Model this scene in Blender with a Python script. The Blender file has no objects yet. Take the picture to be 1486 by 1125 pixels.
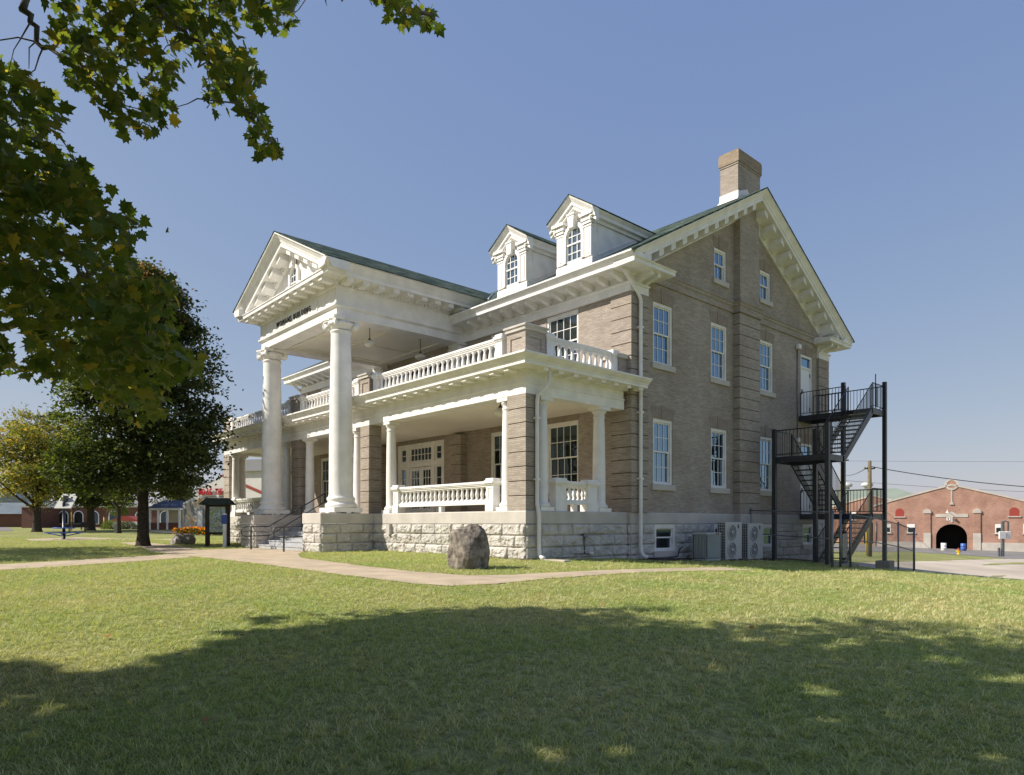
import bpy, math, random
import numpy as np
from mathutils import Vector, Matrix
random.seed(7); RNG = np.random.default_rng(7)
SC = bpy.context.scene; COL = SC.collection
rad = math.radians
# ------------------------------------------------------------------ camera, sky, sun, exposure
EYE = Vector((13.793, -12.927, 1.0)); YAW = rad(48.0)
cam = bpy.data.cameras.new('camera'); cam.sensor_width = 36; cam.lens = 1000/1486*36
cam.shift_y = 197.5/1486; cam.clip_end = 3000; cam.clip_start = 0.05
cam_o = bpy.data.objects.new('camera', cam); COL.objects.link(cam_o)
cam_o.location = EYE; cam_o.rotation_euler = (rad(90), 0, YAW); SC.camera = cam_o
SUN_EL = rad(39); SUN_AZ = rad(36.0)
to_sun = Vector((-math.sin(SUN_AZ)*math.cos(SUN_EL), -math.cos(SUN_AZ)*math.cos(SUN_EL), math.sin(SUN_EL)))
w = bpy.data.worlds.new('World'); SC.world = w; w.use_nodes = True
nt = w.node_tree; bg = nt.nodes['Background']
sky = nt.nodes.new('ShaderNodeTexSky'); sky.sky_type = 'NISHITA'; sky.sun_disc = False
sky.sun_elevation = SUN_EL; sky.sun_rotation = math.atan2(to_sun.x, to_sun.y)
sky.air_density = 1.0; sky.dust_density = 0.8; sky.ozone_density = 1.0; sky.altitude = 200
sp_ = nt.nodes.new('ShaderNodeSeparateColor'); cb_ = nt.nodes.new('ShaderNodeCombineColor'); nt.links.new(sky.outputs[0], sp_.inputs[0])
for i_, (gain, gam) in enumerate(((4.75, .593), (4.27, .472), (4.2, .21))):   # film-like response of the photograph's sky
    m1 = nt.nodes.new('ShaderNodeMath'); m1.operation = 'MULTIPLY'; m1.inputs[1].default_value = .1; nt.links.new(sp_.outputs[i_], m1.inputs[0])
    m2 = nt.nodes.new('ShaderNodeMath'); m2.operation = 'POWER'; m2.inputs[1].default_value = gam; nt.links.new(m1.outputs[0], m2.inputs[0])
    m3 = nt.nodes.new('ShaderNodeMath'); m3.operation = 'MULTIPLY'; m3.inputs[1].default_value = gain; nt.links.new(m2.outputs[0], m3.inputs[0]); nt.links.new(m3.outputs[0], cb_.inputs[i_])
nt.links.new(cb_.outputs[0], bg.inputs[0]); bg.inputs[1].default_value = 0.10
sun = bpy.data.lights.new('sun', 'SUN'); sun.energy = 4.1; sun.angle = rad(0.53); sun.color = (1.0, 0.925, 0.82)
sun_o = bpy.data.objects.new('sun', sun); COL.objects.link(sun_o)
sun_o.rotation_euler = to_sun.to_track_quat('Z', 'Y').to_euler(); sun_o.location = (0, -40, 40)
SC.view_settings.view_transform = 'Standard'; SC.view_settings.look = 'None'
SC.view_settings.exposure = 0.70; SC.view_settings.gamma = 1.0
SC.cycles.max_bounces = 8; SC.cycles.diffuse_bounces = 6; SC.cycles.transparent_max_bounces = 12
# ------------------------------------------------------------------ camera geometry helper (real distances)
_R = np.array([math.cos(YAW), math.sin(YAW), 0]); _F = np.array([-math.sin(YAW), math.cos(YAW), 0]); _C = np.array(EYE)
def at(x, y, d): return _C + d*(_R*(x-743)/1000 + _F + np.array([0, 0, (760-y)/1000]))
def px(p):
    v = np.asarray(p, float)-_C; d = v@_F
    return 743+1000*(v@_R)/d, 760-1000*v[..., 2]/d, d
# ------------------------------------------------------------------ terrain
CP = np.array([(10.75,-10.18,-.5),(8.71,-12.45,-.5),(12.78,-7.92,-.5),(13.8,-13,-.5),(20,-22,-.55),(2,-24,-.45),(26,-12,-.75),(3.81,-5.49,-.07),(.28,-8.51,-.17),(6.08,-1.32,-.15),(-4.19,-11.23,-.13),(9.16,.61,-.38),(10.72,2.34,-.5),(0,0,0),(-8,-2,-.01),(-5.5,0,.06),(-15,-2.05,0),(-23,0,.02),(.8,6.8,-.21),(1,8.7,-.29),(.1,18.7,-.63),(3.5,15.8,-.72),(5.1,13.3,-.68),(8.13,15.16,-.89),(4.51,17.12,-1.11),(0.73,29.36,-1.62),(4.94,31.04,-1.93),(6.41,23.71,-1.78),(4.38,22.95,-1.68),(3.03,21.45,-1.50),(8.70,26.25,-1.90),(9.72,18.42,-1.25),(-1.38,44.94,-1.65),(-5.03,58.83,-1.85),(-16.2,79.3,-2.02),(-5.89,84.78,-2.36),(-16,66.07,-2),(-23,20,.05),(-12,20,-.1),(-19.1,-4.62,.01),(-39.22,-4.55,-.03),(-11.01,-10.59,-.1),(-85.43,-3.57,.12),(-74.73,8.32,.36),(-109.41,7.16,.42),(-64.18,12.57,.4),(-122.64,-.06,.34),(300,300,-4),(0,400,-3),(-300,300,0),(-400,0,.6),(-300,-300,.5),(0,-400,0),(400,0,-4),(300,-300,-2),(120,120,-3),(60,-60,-1.2),(-80,-60,.4)])
_n = len(CP); _D = np.linalg.norm(CP[:, None, :2]-CP[None, :, :2], axis=2); _K = np.sqrt(_D**2+36)
_K[np.arange(_n), np.arange(_n)] -= .6
_A = np.zeros((_n+1, _n+1)); _A[:_n, :_n] = _K; _A[:_n, _n] = 1; _A[_n, :_n] = 1
_W = np.linalg.solve(_A, np.append(CP[:, 2], 0))
def tz(x, y):
    x = np.asarray(x, float); y = np.asarray(y, float); s = np.full(x.shape, _W[-1])
    for (a, b, _), q in zip(CP, _W[:-1]): s = s+q*np.sqrt((x-a)**2+(y-b)**2+36)
    return s
def gz(x, y): return float(tz(x, y))
def in_poly(x, y, poly):
    r = np.zeros(x.shape, bool); n = len(poly)
    for i in range(n):
        x1, y1 = poly[i]; x2, y2 = poly[(i+1) % n]
        c = ((y1 > y) != (y2 > y)) & (x < (x2-x1)*(y-y1)/((y2-y1) or 1e-9)+x1); r ^= c
    return r
def vnoise(x, y, z=None, seed=0):
    z = np.zeros_like(x) if z is None else z
    def h(i, j, k):
        v = np.sin(i*127.1+j*311.7+k*74.7+seed*53.3)*43758.5453; return v-np.floor(v)
    i, j, k = np.floor(x), np.floor(y), np.floor(z); fx, fy, fz = x-i, y-j, z-k
    fx, fy, fz = [t*t*(3-2*t) for t in (fx, fy, fz)]
    L = lambda a, b, t: a+(b-a)*t
    return L(L(L(h(i,j,k),h(i+1,j,k),fx),L(h(i,j+1,k),h(i+1,j+1,k),fx),fy),L(L(h(i,j,k+1),h(i+1,j,k+1),fx),L(h(i,j+1,k+1),h(i+1,j+1,k+1),fx),fy),fz)
def fbm(x, y, z=None, o=4, seed=0):
    s = 0; a = .5
    for q in range(o):
        s = s+a*vnoise(x*2**q, y*2**q, None if z is None else z*2**q, seed+q); a *= .5
    return s
# ------------------------------------------------------------------ mesh builder
class MB:
    def __init__(s): s.v = []; s.f = []; s.m = []; s.sm = []
    def add(s, vs, fs, mi=0, smooth=False):
        o = len(s.v); s.v.extend([tuple(map(float, p)) for p in vs])
        for f in fs: s.f.append(tuple(i+o for i in f)); s.m.append(mi); s.sm.append(smooth)
        return s
    def box(s, x0, x1, y0, y1, z0, z1, mi=0):
        return s.add([(x0,y0,z0),(x1,y0,z0),(x1,y1,z0),(x0,y1,z0),(x0,y0,z1),(x1,y0,z1),(x1,y1,z1),(x0,y1,z1)],
                     [(0,3,2,1),(4,5,6,7),(0,1,5,4),(1,2,6,5),(2,3,7,6),(3,0,4,7)], mi)
    def bbox(s, x0, x1, y0, y1, z0, z1, b=.02, mi=0):
        "box whose four upright edges and top are chamfered"
        vs = []
        for (z, i) in ((z0, 0), (z1-b, 0), (z1, b)):
            a0, a1, c0, c1 = x0+i, x1-i, y0+i, y1-i; c = b
            vs += [(a0+c,c0,z),(a1-c,c0,z),(a1,c0+c,z),(a1,c1-c,z),(a1-c,c1,z),(a0+c,c1,z),(a0,c1-c,z),(a0,c0+c,z)]
        fs = [(k*8+i, k*8+(i+1) % 8, k*8+8+(i+1) % 8, k*8+8+i) for k in range(2) for i in range(8)]
        return s.add(vs, fs+[tuple(range(7, -1, -1)), tuple(range(16, 24))], mi)
    def hexa(s, q0, q1, mi=0):
        "two quads (bottom, top) joined"
        return s.add(list(q0)+list(q1), [(0,3,2,1),(4,5,6,7),(0,1,5,4),(1,2,6,5),(2,3,7,6),(3,0,4,7)], mi)
    def prism(s, poly, axis, a, b, mi=0, smooth=False):
        "polygon (u,v) extruded along axis from a to b; u,v are the other two axes in order"
        n = len(poly)
        def P(u, v, t): return {'x': (t, u, v), 'y': (u, t, v), 'z': (u, v, t)}[axis]
        vs = [P(u, v, a) for u, v in poly]+[P(u, v, b) for u, v in poly]
        s.add(vs, [tuple(range(n))[::-1], tuple(range(n, 2*n))], mi)
        return s.add(vs, [(i, (i+1) % n, n+(i+1) % n, n+i) for i in range(n)], mi, smooth)
    def lathe(s, prof, c=(0,0,0), n=20, mi=0, smooth=True, axis='z', cap=True):
        vs = []
        for r, z in prof:
            for i in range(n):
                a = 2*math.pi*i/n; u, v = r*math.cos(a), r*math.sin(a)
                p = {'z': (u, v, z), 'x': (z, u, v), 'y': (u, z, v)}[axis]
                vs.append((c[0]+p[0], c[1]+p[1], c[2]+p[2]))
        m = len(prof)
        s.add(vs, [(k*n+i, k*n+(i+1) % n, k*n+n+(i+1) % n, k*n+n+i) for k in range(m-1) for i in range(n)], mi, smooth)
        if cap:
            o = len(s.v)-len(vs)
            for k, rev in ((0, True), (m-1, False)):
                f = [o+k*n+i for i in range(n)]; s.f.append(tuple(f[::-1] if rev else f)); s.m.append(mi); s.sm.append(False)
        return s
    def tube(s, pts, r, n=6, mi=0, smooth=True, cap=True):
        pts = [Vector(p) for p in pts]; rs = r if hasattr(r, '__len__') else [r]*len(pts)
        t0 = (pts[1]-pts[0]).normalized(); up = Vector((0,0,1)) if abs(t0.z) < .9 else Vector((1,0,0))
        u = t0.cross(up).normalized(); vs = []; m = len(pts)
        for i, p in enumerate(pts):
            a = pts[max(i-1, 0)]; b = pts[min(i+1, m-1)]; t = (b-a).normalized()
            u = (u-t*u.dot(t)).normalized(); v = t.cross(u)
            k = 1.0
            if 0 < i < m-1:
                c = (pts[i]-a).normalized().dot((b-pts[i]).normalized()); k = 1/max(.5, math.sqrt(max(0, (1+c)/2)))**.5
            for j in range(n):
                an = 2*math.pi*(j+.5)/n; vs.append(p+(u*math.cos(an)+v*math.sin(an))*rs[i]*k)
        fs = [(k*n+i, k*n+(i+1) % n, k*n+n+(i+1) % n, k*n+n+i) for k in range(m-1) for i in range(n)]
        if cap: fs += [tuple(range(n))[::-1], tuple(range((m-1)*n, m*n))]
        return s.add(vs, fs, mi, smooth)
    def sweep(s, prof, pts, us, vs_, mi=0, cap=True):
        "closed profile (u,v) carried along pts with frame vectors us, vs_"
        n = len(prof); V = []
        for p, u, v in zip(pts, us, vs_):
            p = Vector(p); u = Vector(u); v = Vector(v)
            V += [p+u*a+v*b for a, b in prof]
        m = len(pts)
        fs = [(k*n+i, k*n+(i+1) % n, k*n+n+(i+1) % n, k*n+n+i) for k in range(m-1) for i in range(n)]
        if cap: fs += [tuple(range(n))[::-1], tuple(range((m-1)*n, m*n))]
        return s.add(V, fs, mi)
    def hsweep(s, prof, path, z=0, mi=0):
        "horizontal moulding: profile (outward, height) along a plan path with mitred corners, outward = right of travel"
        P = [Vector((x, y)) for x, y in path]; us = []
        for i in range(len(P)):
            d0 = (P[i]-P[i-1]).normalized() if i else None
            d1 = (P[i+1]-P[i]).normalized() if i < len(P)-1 else None
            if d0 is None: d0 = d1
            if d1 is None: d1 = d0
            n0 = Vector((d0.y, -d0.x)); n1 = Vector((d1.y, -d1.x)); b = (n0+n1); b = b/(b.dot(n0))
            us.append((b.x, b.y, 0))
        return s.sweep(prof, [(p.x, p.y, z) for p in P], us, [(0,0,1)]*len(P), mi)
    def tr(s, M, start=0):
        s.v[start:] = [tuple(M @ Vector(p)) for p in s.v[start:]]; return s
    def build(s, name, mats, parent=None, loc=(0,0,0), rotz=0, fix=True):
        return link(name, s.mesh(name, mats, fix), parent, loc, rotz)
    def mesh(s, name, mats, fix=True):
        me = bpy.data.meshes.new(name); me.from_pydata(s.v, [], s.f)
        for mt in (mats if isinstance(mats, (list, tuple)) else [mats]): me.materials.append(mt)
        me.polygons.foreach_set('material_index', s.m); me.polygons.foreach_set('use_smooth', s.sm)
        if fix: fixn(me)
        uvbox(me); return me
def fixn(me):
    import bmesh
    bm = bmesh.new(); bm.from_mesh(me); bmesh.ops.recalc_face_normals(bm, faces=bm.faces); bm.to_mesh(me); bm.free()
def uvbox(me):
    uv = me.uv_layers.new(name='UVMap'); n = len(me.loops)
    if not n: return
    co = np.empty(len(me.vertices)*3, 'f'); me.vertices.foreach_get('co', co); co = co.reshape(-1, 3)
    li = np.empty(n, 'i'); me.loops.foreach_get('vertex_index', li)
    nf = len(me.polygons); nr = np.empty(nf*3, 'f'); me.polygons.foreach_get('normal', nr); nr = np.abs(nr.reshape(-1, 3))
    lt = np.empty(nf, 'i'); me.polygons.foreach_get('loop_total', lt); fi = np.repeat(np.arange(nf), lt)
    c = co[li]; ax = nr.argmax(1)[fi]; o = np.empty((n, 2), 'f')
    o[:, 0] = np.where(ax == 0, c[:, 1], c[:, 0]); o[:, 1] = np.where(ax == 2, c[:, 1], c[:, 2])
    uv.data.foreach_set('uv', o.ravel())
def link(name, me, parent=None, loc=(0,0,0), rotz=0):
    o = bpy.data.objects.new(name, me); COL.objects.link(o); o.location = loc; o.rotation_euler = (0, 0, rotz)
    if parent is not None: o.parent = parent
    return o
def np_mesh(name, V, F, mats, smooth=False, mi=None, uv=True):
    "numpy mesh, F all of the same corner count"
    me = bpy.data.meshes.new(name); k = F.shape[1]
    me.vertices.add(len(V)); me.vertices.foreach_set('co', np.ascontiguousarray(V, 'f').ravel())
    me.loops.add(F.size); me.loops.foreach_set('vertex_index', np.ascontiguousarray(F, 'i').ravel())
    me.polygons.add(len(F)); me.polygons.foreach_set('loop_start', np.arange(len(F), dtype='i')*k)
    me.polygons.foreach_set('loop_total', np.full(len(F), k, 'i'))
    for m in (mats if isinstance(mats, (list, tuple)) else [mats]): me.materials.append(m)
    if mi is not None: me.polygons.foreach_set('material_index', np.asarray(mi, 'i'))
    me.polygons.foreach_set('use_smooth', np.full(len(F), smooth)); me.update(calc_edges=True)
    if uv: uvbox(me)
    return me
def tag(o, label=None, cat=None, group=None, kind=None):
    for k, v in (('label', label), ('category', cat), ('group', group), ('kind', kind)):
        if v: o[k] = v
    return o
def thing(name, label, cat, loc=(0,0,0), rotz=0, group=None):
    o = bpy.data.objects.new(name, None); COL.objects.link(o); o.empty_display_size = .3
    o.location = loc; o.rotation_euler = (0, 0, rotz); return tag(o, label, cat, group)
def copy_tree(o, parent=None):
    c = o.copy(); COL.objects.link(c); c.parent = parent
    for ch in o.children: copy_tree(ch, c)
    return c
# ------------------------------------------------------------------ materials
def mat(name, col=(.5,.5,.5), rough=.6, spec=.3, metal=0, var=.0, vscale=3, bump=0, bscale=30, col2=None):
    m = bpy.data.materials.new(name); m.use_nodes = True; t = m.node_tree; b = t.nodes['Principled BSDF']
    b.inputs['Roughness'].default_value = rough; b.inputs['Specular IOR Level'].default_value = spec
    b.inputs['Metallic'].default_value = metal; b.inputs['Base Color'].default_value = (*col, 1)
    if var or col2:
        tc = t.nodes.new('ShaderNodeTexCoord'); n = t.nodes.new('ShaderNodeTexNoise'); n.inputs['Scale'].default_value = vscale
        n.inputs['Detail'].default_value = 6; t.links.new(tc.outputs['Object'], n.inputs['Vector'])
        r = t.nodes.new('ShaderNodeValToRGB'); r.color_ramp.elements[0].position = .35; r.color_ramp.elements[1].position = .65
        c2 = col2 or tuple(c*(1-var) for c in col)
        r.color_ramp.elements[0].color = (*c2, 1); r.color_ramp.elements[1].color = (*(col if col2 else tuple(min(1, c*(1+var)) for c in col)), 1)
        t.links.new(n.outputs['Fac'], r.inputs['Fac']); t.links.new(r.outputs['Color'], b.inputs['Base Color'])
    if bump:
        tc = t.nodes.new('ShaderNodeTexCoord'); n = t.nodes.new('ShaderNodeTexNoise'); n.inputs['Scale'].default_value = bscale; n.inputs['Detail'].default_value = 5
        t.links.new(tc.outputs['Object'], n.inputs['Vector']); bp = t.nodes.new('ShaderNodeBump'); bp.inputs['Strength'].default_value = bump; bp.inputs['Distance'].default_value = .02
        t.links.new(n.outputs['Fac'], bp.inputs['Height']); t.links.new(bp.outputs['Normal'], b.inputs['Normal'])
    return m
def brick(name, c1, c2, mort, bw=.22, rh=.0675, ms=.007, stain=(.6,.55,.5), sa=.35, bumpd=.01):
    m = bpy.data.materials.new(name); m.use_nodes = True; t = m.node_tree; b = t.nodes['Principled BSDF']; N = t.nodes.new; K = t.links.new
    b.inputs['Roughness'].default_value = .85; b.inputs['Specular IOR Level'].default_value = .2
    uv = N('ShaderNodeUVMap'); br = N('ShaderNodeTexBrick'); K(uv.outputs[0], br.inputs['Vector'])
    br.inputs['Scale'].default_value = 1; br.inputs['Brick Width'].default_value = bw; br.inputs['Row Height'].default_value = rh
    br.inputs['Mortar Size'].default_value = ms; br.inputs['Mortar Smooth'].default_value = .3; br.inputs['Bias'].default_value = -.1
    br.inputs['Color1'].default_value = (*c1, 1); br.inputs['Color2'].default_value = (*c2, 1); br.inputs['Mortar'].default_value = (*mort, 1)
    tc = N('ShaderNodeTexCoord'); n = N('ShaderNodeTexNoise'); n.inputs['Scale'].default_value = .55; n.inputs['Detail'].default_value = 8; n.inputs['Roughness'].default_value = .65
    K(tc.outputs['Object'], n.inputs['Vector'])
    r = N('ShaderNodeValToRGB'); r.color_ramp.elements[0].position = .38; r.color_ramp.elements[1].position = .62
    r.color_ramp.elements[0].color = (1-sa*(1-stain[0]), 1-sa*(1-stain[1]), 1-sa*(1-stain[2]), 1); r.color_ramp.elements[1].color = (1, 1, 1, 1)
    K(n.outputs['Fac'], r.inputs['Fac'])
    n2 = N('ShaderNodeTexNoise'); n2.inputs['Scale'].default_value = 9; n2.inputs['Detail'].default_value = 3
    mp = N('ShaderNodeMapping'); mp.inputs['Scale'].default_value = (.6, .6, 3); K(tc.outputs['Object'], mp.inputs['Vector']); K(mp.outputs[0], n2.inputs['Vector'])
    r2 = N('ShaderNodeMapRange'); r2.inputs['To Min'].default_value = .78; r2.inputs['To Max'].default_value = 1.18; K(n2.outputs['Fac'], r2.inputs['Value'])
    mx = N('ShaderNodeMix'); mx.data_type = 'RGBA'; mx.blend_type = 'MULTIPLY'; mx.inputs[0].default_value = 1
    K(br.outputs['Color'], mx.inputs[6]); K(r.outputs['Color'], mx.inputs[7])
    mx2 = N('ShaderNodeMix'); mx2.data_type = 'RGBA'; mx2.blend_type = 'MULTIPLY'; mx2.inputs[0].default_value = 1
    K(mx.outputs[2], mx2.inputs[6]); K(r2.outputs[0], mx2.inputs[7]); K(mx2.outputs[2], b.inputs['Base Color'])
    bp = N('ShaderNodeBump'); bp.inputs['Strength'].default_value = .5; bp.inputs['Distance'].default_value = bumpd; bp.invert = True
    K(br.outputs['Fac'], bp.inputs['Height']); K(bp.outputs['Normal'], b.inputs['Normal'])
    return m
def glass(name, refl=.35, dark=(.02,.022,.022), base=.06):
    "window pane seen from outside: dark room behind, sky and trees mirrored in front"
    m = bpy.data.materials.new(name); m.use_nodes = True; t = m.node_tree; N = t.nodes.new; K = t.links.new
    t.nodes.remove(t.nodes['Principled BSDF']); out = t.nodes['Material Output']
    d = N('ShaderNodeBsdfDiffuse'); d.inputs['Color'].default_value = (*dark, 1)
    g = N('ShaderNodeBsdfGlossy'); g.inputs['Roughness'].default_value = .015; g.inputs['Color'].default_value = (.50,.75,1,1)
    lw = N('ShaderNodeLayerWeight'); lw.inputs['Blend'].default_value = .35
    r = N('ShaderNodeMapRange'); r.inputs['To Min'].default_value = base; r.inputs['To Max'].default_value = refl*2; K(lw.outputs['Facing'], r.inputs['Value'])
    tc = N('ShaderNodeTexCoord'); n = N('ShaderNodeTexNoise'); n.inputs['Scale'].default_value = 1.5; K(tc.outputs['Object'], n.inputs['Vector'])
    bp = N('ShaderNodeBump'); bp.inputs['Strength'].default_value = .06; bp.inputs['Distance'].default_value = .05; K(n.outputs['Fac'], bp.inputs['Height']); K(bp.outputs['Normal'], g.inputs['Normal'])
    mx = N('ShaderNodeMixShader'); K(r.outputs[0], mx.inputs[0]); K(d.outputs[0], mx.inputs[1]); K(g.outputs[0], mx.inputs[2]); K(mx.outputs[0], out.inputs['Surface'])
    return m
def leafmat(name, cols, trans=.35, rough=.5):
    m = bpy.data.materials.new(name); m.use_nodes = True; t = m.node_tree; N = t.nodes.new; K = t.links.new
    b = t.nodes['Principled BSDF']; out = t.nodes['Material Output']; b.inputs['Roughness'].default_value = rough; b.inputs['Specular IOR Level'].default_value = .25
    g = N('ShaderNodeNewGeometry'); r = N('ShaderNodeValToRGB'); e = r.color_ramp.elements
    while len(e) < len(cols): e.new(.5)
    for q, (p, c) in zip(e, cols): q.position = p; q.color = (*c, 1)
    K(g.outputs['Random Per Island'], r.inputs['Fac']); K(r.outputs['Color'], b.inputs['Base Color'])
    tr = N('ShaderNodeBsdfTranslucent'); mx = N('ShaderNodeMixShader'); mx.inputs[0].default_value = trans
    hs = N('ShaderNodeMix'); hs.data_type = 'RGBA'; hs.blend_type = 'MULTIPLY'; hs.inputs[0].default_value = 1; hs.inputs[7].default_value = (2.0, 1.9, .9, 1)
    K(r.outputs['Color'], hs.inputs[6]); K(hs.outputs[2], tr.inputs['Color'])
    K(b.outputs[0], mx.inputs[1]); K(tr.outputs[0], mx.inputs[2]); K(mx.outputs[0], out.inputs['Surface'])
    return m
M = {}
M['white'] = mat('white_paint', (.80,.785,.755), .45, .35, var=.075, vscale=2.2, bump=.03, bscale=18)
M['ceil'] = mat('porch_ceiling_paint', (.82,.78,.68), .6, .2, var=.04, vscale=1)
M['brick'] = brick('tan_brick', (.475,.415,.355), (.345,.30,.258), (.345,.31,.27), rh=.0506, bw=.23, ms=.008, sa=.45)
M['brickd'] = brick('brown_chimney_brick', (.36,.285,.21), (.26,.20,.145), (.36,.31,.25), rh=.0675, bw=.22)
M['groove'] = mat('mortar_groove', (.16,.125,.085), .9, .1)
M['stone'] = mat('limestone', (.51,.485,.445), .85, .2, var=.16, vscale=2.2, bump=.35, bscale=14)
M['stonesm'] = mat('smooth_limestone', (.51,.48,.435), .8, .2, var=.09, vscale=1.6, bump=.08, bscale=30)
M['joint'] = mat('stone_joint', (.30,.275,.24), .9, .1)
M['conc'] = mat('concrete', (.46,.41,.33), .9, .15, var=.12, vscale=1.3, bump=.12, bscale=40)
M['step'] = mat('grey_step_paint', (.40,.41,.42), .75, .2, var=.1, vscale=3)
M['glass_side'] = glass('glass_side', .34, (.012,.014,.016), .22)
M['glass'] = glass('glass_front', .22, (.02,.021,.018), .05)
M['black'] = mat('black_steel', (.028,.030,.036), .38, .55, var=.2, vscale=6)
M['galv'] = mat('galvanised_steel', (.20,.205,.22), .45, .5, .6, var=.15, vscale=8)
M['lintel'] = mat('terracotta_lintel', (.29,.24,.195), .85, .2, var=.1, vscale=5)
M['dark'] = mat('dark_letters', (.03,.03,.032), .5, .3)
M['lamp'] = mat('milk_glass', (.62,.60,.52), .25, .5)
M['bronze'] = mat('bronze', (.09,.07,.045), .4, .5, .6)
M['door'] = mat('white_door', (.78,.78,.77), .4, .4)
def roofmat(name, c1, c2, c3, turn=False):
    m = brick(name, c1, c2, c3, bw=.42, rh=.15, ms=.012, stain=(.45,.5,.48), sa=.7, bumpd=.02)
    for n in m.node_tree.nodes:
        if n.type == 'MAP_RANGE': n.inputs['From Min'].default_value = .3; n.inputs['From Max'].default_value = .7; n.inputs['To Min'].default_value = .35; n.inputs['To Max'].default_value = 1.9
        if n.type == 'TEX_NOISE' and n.inputs['Scale'].default_value > 5: n.inputs['Scale'].default_value = 4.5
    m.node_tree.nodes['Principled BSDF'].inputs['Specular IOR Level'].default_value = .04
    if turn:
        t = m.node_tree; b = next(n for n in t.nodes if n.type == 'TEX_BRICK'); u = next(n for n in t.nodes if n.type == 'UVMAP'); mp = t.nodes.new('ShaderNodeMapping'); mp.inputs['Rotation'].default_value = (0, 0, math.pi/2)
        t.links.new(u.outputs[0], mp.inputs['Vector']); t.links.new(mp.outputs[0], b.inputs['Vector'])
    return m
M['roof'] = roofmat('green_shingles', (.028,.052,.044), (.14,.17,.14), (.02,.03,.025)); M['roof_x'] = roofmat('green_shingles_turned', (.028,.052,.044), (.14,.17,.14), (.02,.03,.025), True)
M['bark'] = mat('bark', (.085,.07,.055), .9, .1, col2=(.04,.033,.027), vscale=12, bump=.6, bscale=25)
# ================================================================== the brick building with its portico and porch
B = thing('public_building', 'long tan brick building with white two-column portico, wrap porch and green shingle roof', 'building', (0, 0, 0))
FY, SX, LX, BY = 4.42, .10, -23.2, 18.57          # front wall, right wall, left wall, back wall
ZE, ZR, YR = 9.22, 13.62, 11.5                     # eave edge, ridge
SL = (ZR-ZE)/(YR-3.55)
def zmain(y): return ZE+SL*(min(y, 2*YR-y)-3.55)
def wall(mb, axis, c, u0, u1, v0, top, holes, dep, mi=0):
    cuts = sorted(set([u0, u1]+[h[0] for h in holes]+[h[1] for h in holes]+[p[0] for p in top if u0 < p[0] < u1]))
    def T(u):
        for (a, za), (b, zb) in zip(top, top[1:]):
            if a-1e-6 <= u <= b+1e-6: return za+(zb-za)*(u-a)/(b-a)
        return top[-1][1]
    def P(u, v, d=0): return (u, c+d, v) if axis == 'y' else (c-d, u, v)
    for a, b in zip(cuts, cuts[1:]):
        hs = sorted([h for h in holes if h[0] < (a+b)/2 < h[1]], key=lambda h: h[2]); lo = v0
        for h in hs:
            mb.add([P(a, lo), P(b, lo), P(b, h[2]), P(a, h[2])], [(0,1,2,3)], mi); lo = h[3]
        mb.add([P(a, lo), P(b, lo), P(b, T(b)), P(a, T(a))], [(0,1,2,3)], mi)
    for (a, b, lo, hi) in holes:
        mb.add([P(a,lo),P(b,lo),P(b,hi),P(a,hi),P(a,lo,dep),P(b,lo,dep),P(b,hi,dep),P(a,hi,dep)], [(0,1,5,4),(1,2,6,5),(2,3,7,6),(3,0,4,7)], mi)
# ---- window openings (u0,u1,z0,z1)
def op(c, w_, z0, z1): return (c-w_/2, c+w_/2, z0, z1)
side_w = [op(c, 1.08, z0, z1) for z0, z1 in ((2.30, 4.47), (6.29, 8.31)) for c in (6.17, 9.62, 13.12)]
attic_w = [op(9.70, .82, 9.93, 11.07), op(13.02, .82, 9.93, 11.07)]
base_w = [op(6.24, 1.14, .09, .98), op(9.70, .95, .09, .98), op(13.25, 1.0, .09, .98), op(16.7, 1.0, .09, .98)]
side_d = [op(16.62, 1.08, 5.67, 8.29), op(16.62, 1.08, 1.42, 4.46)]
fx_up = [-2.87, -5.95, -17.2, -20.28]; fx_mid = [-9.9, -13.25]
front_w = [op(c, 1.53, 2.05, 4.53) for c in fx_up]+[op(c, 1.53, 6.30, 8.32) for c in fx_up]+[op(c, 1.0, 6.30, 8.2) for c in fx_mid]
front_d = [(-13.3, -9.75, 1.37, 4.55), (-12.6, -10.5, 5.6, 8.2)]
mb = MB()
wall(mb, 'x', SX, FY, BY, 1.2, [(FY, 9.0), (FY+.02, zmain(FY)-.12), (YR, ZR-.12), (BY-.02, zmain(BY)-.12), (BY, 9.0)], side_w+attic_w+side_d, .22)
wall(mb, 'y', FY, LX, SX, 1.2, [(LX, 9.2), (SX, 9.2)], front_w+front_d, .22)
wall(mb, 'x', LX, FY, BY, -.5, [(FY, zmain(FY)-.12), (YR, ZR-.12), (BY, zmain(BY)-.12)], [], .2)
wall(mb, 'y', BY, LX, SX, -.9, [(LX, 9.2), (SX, 9.2)], [], .2)
mb.build('wall', M['brick'], B, fix=False)
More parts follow.
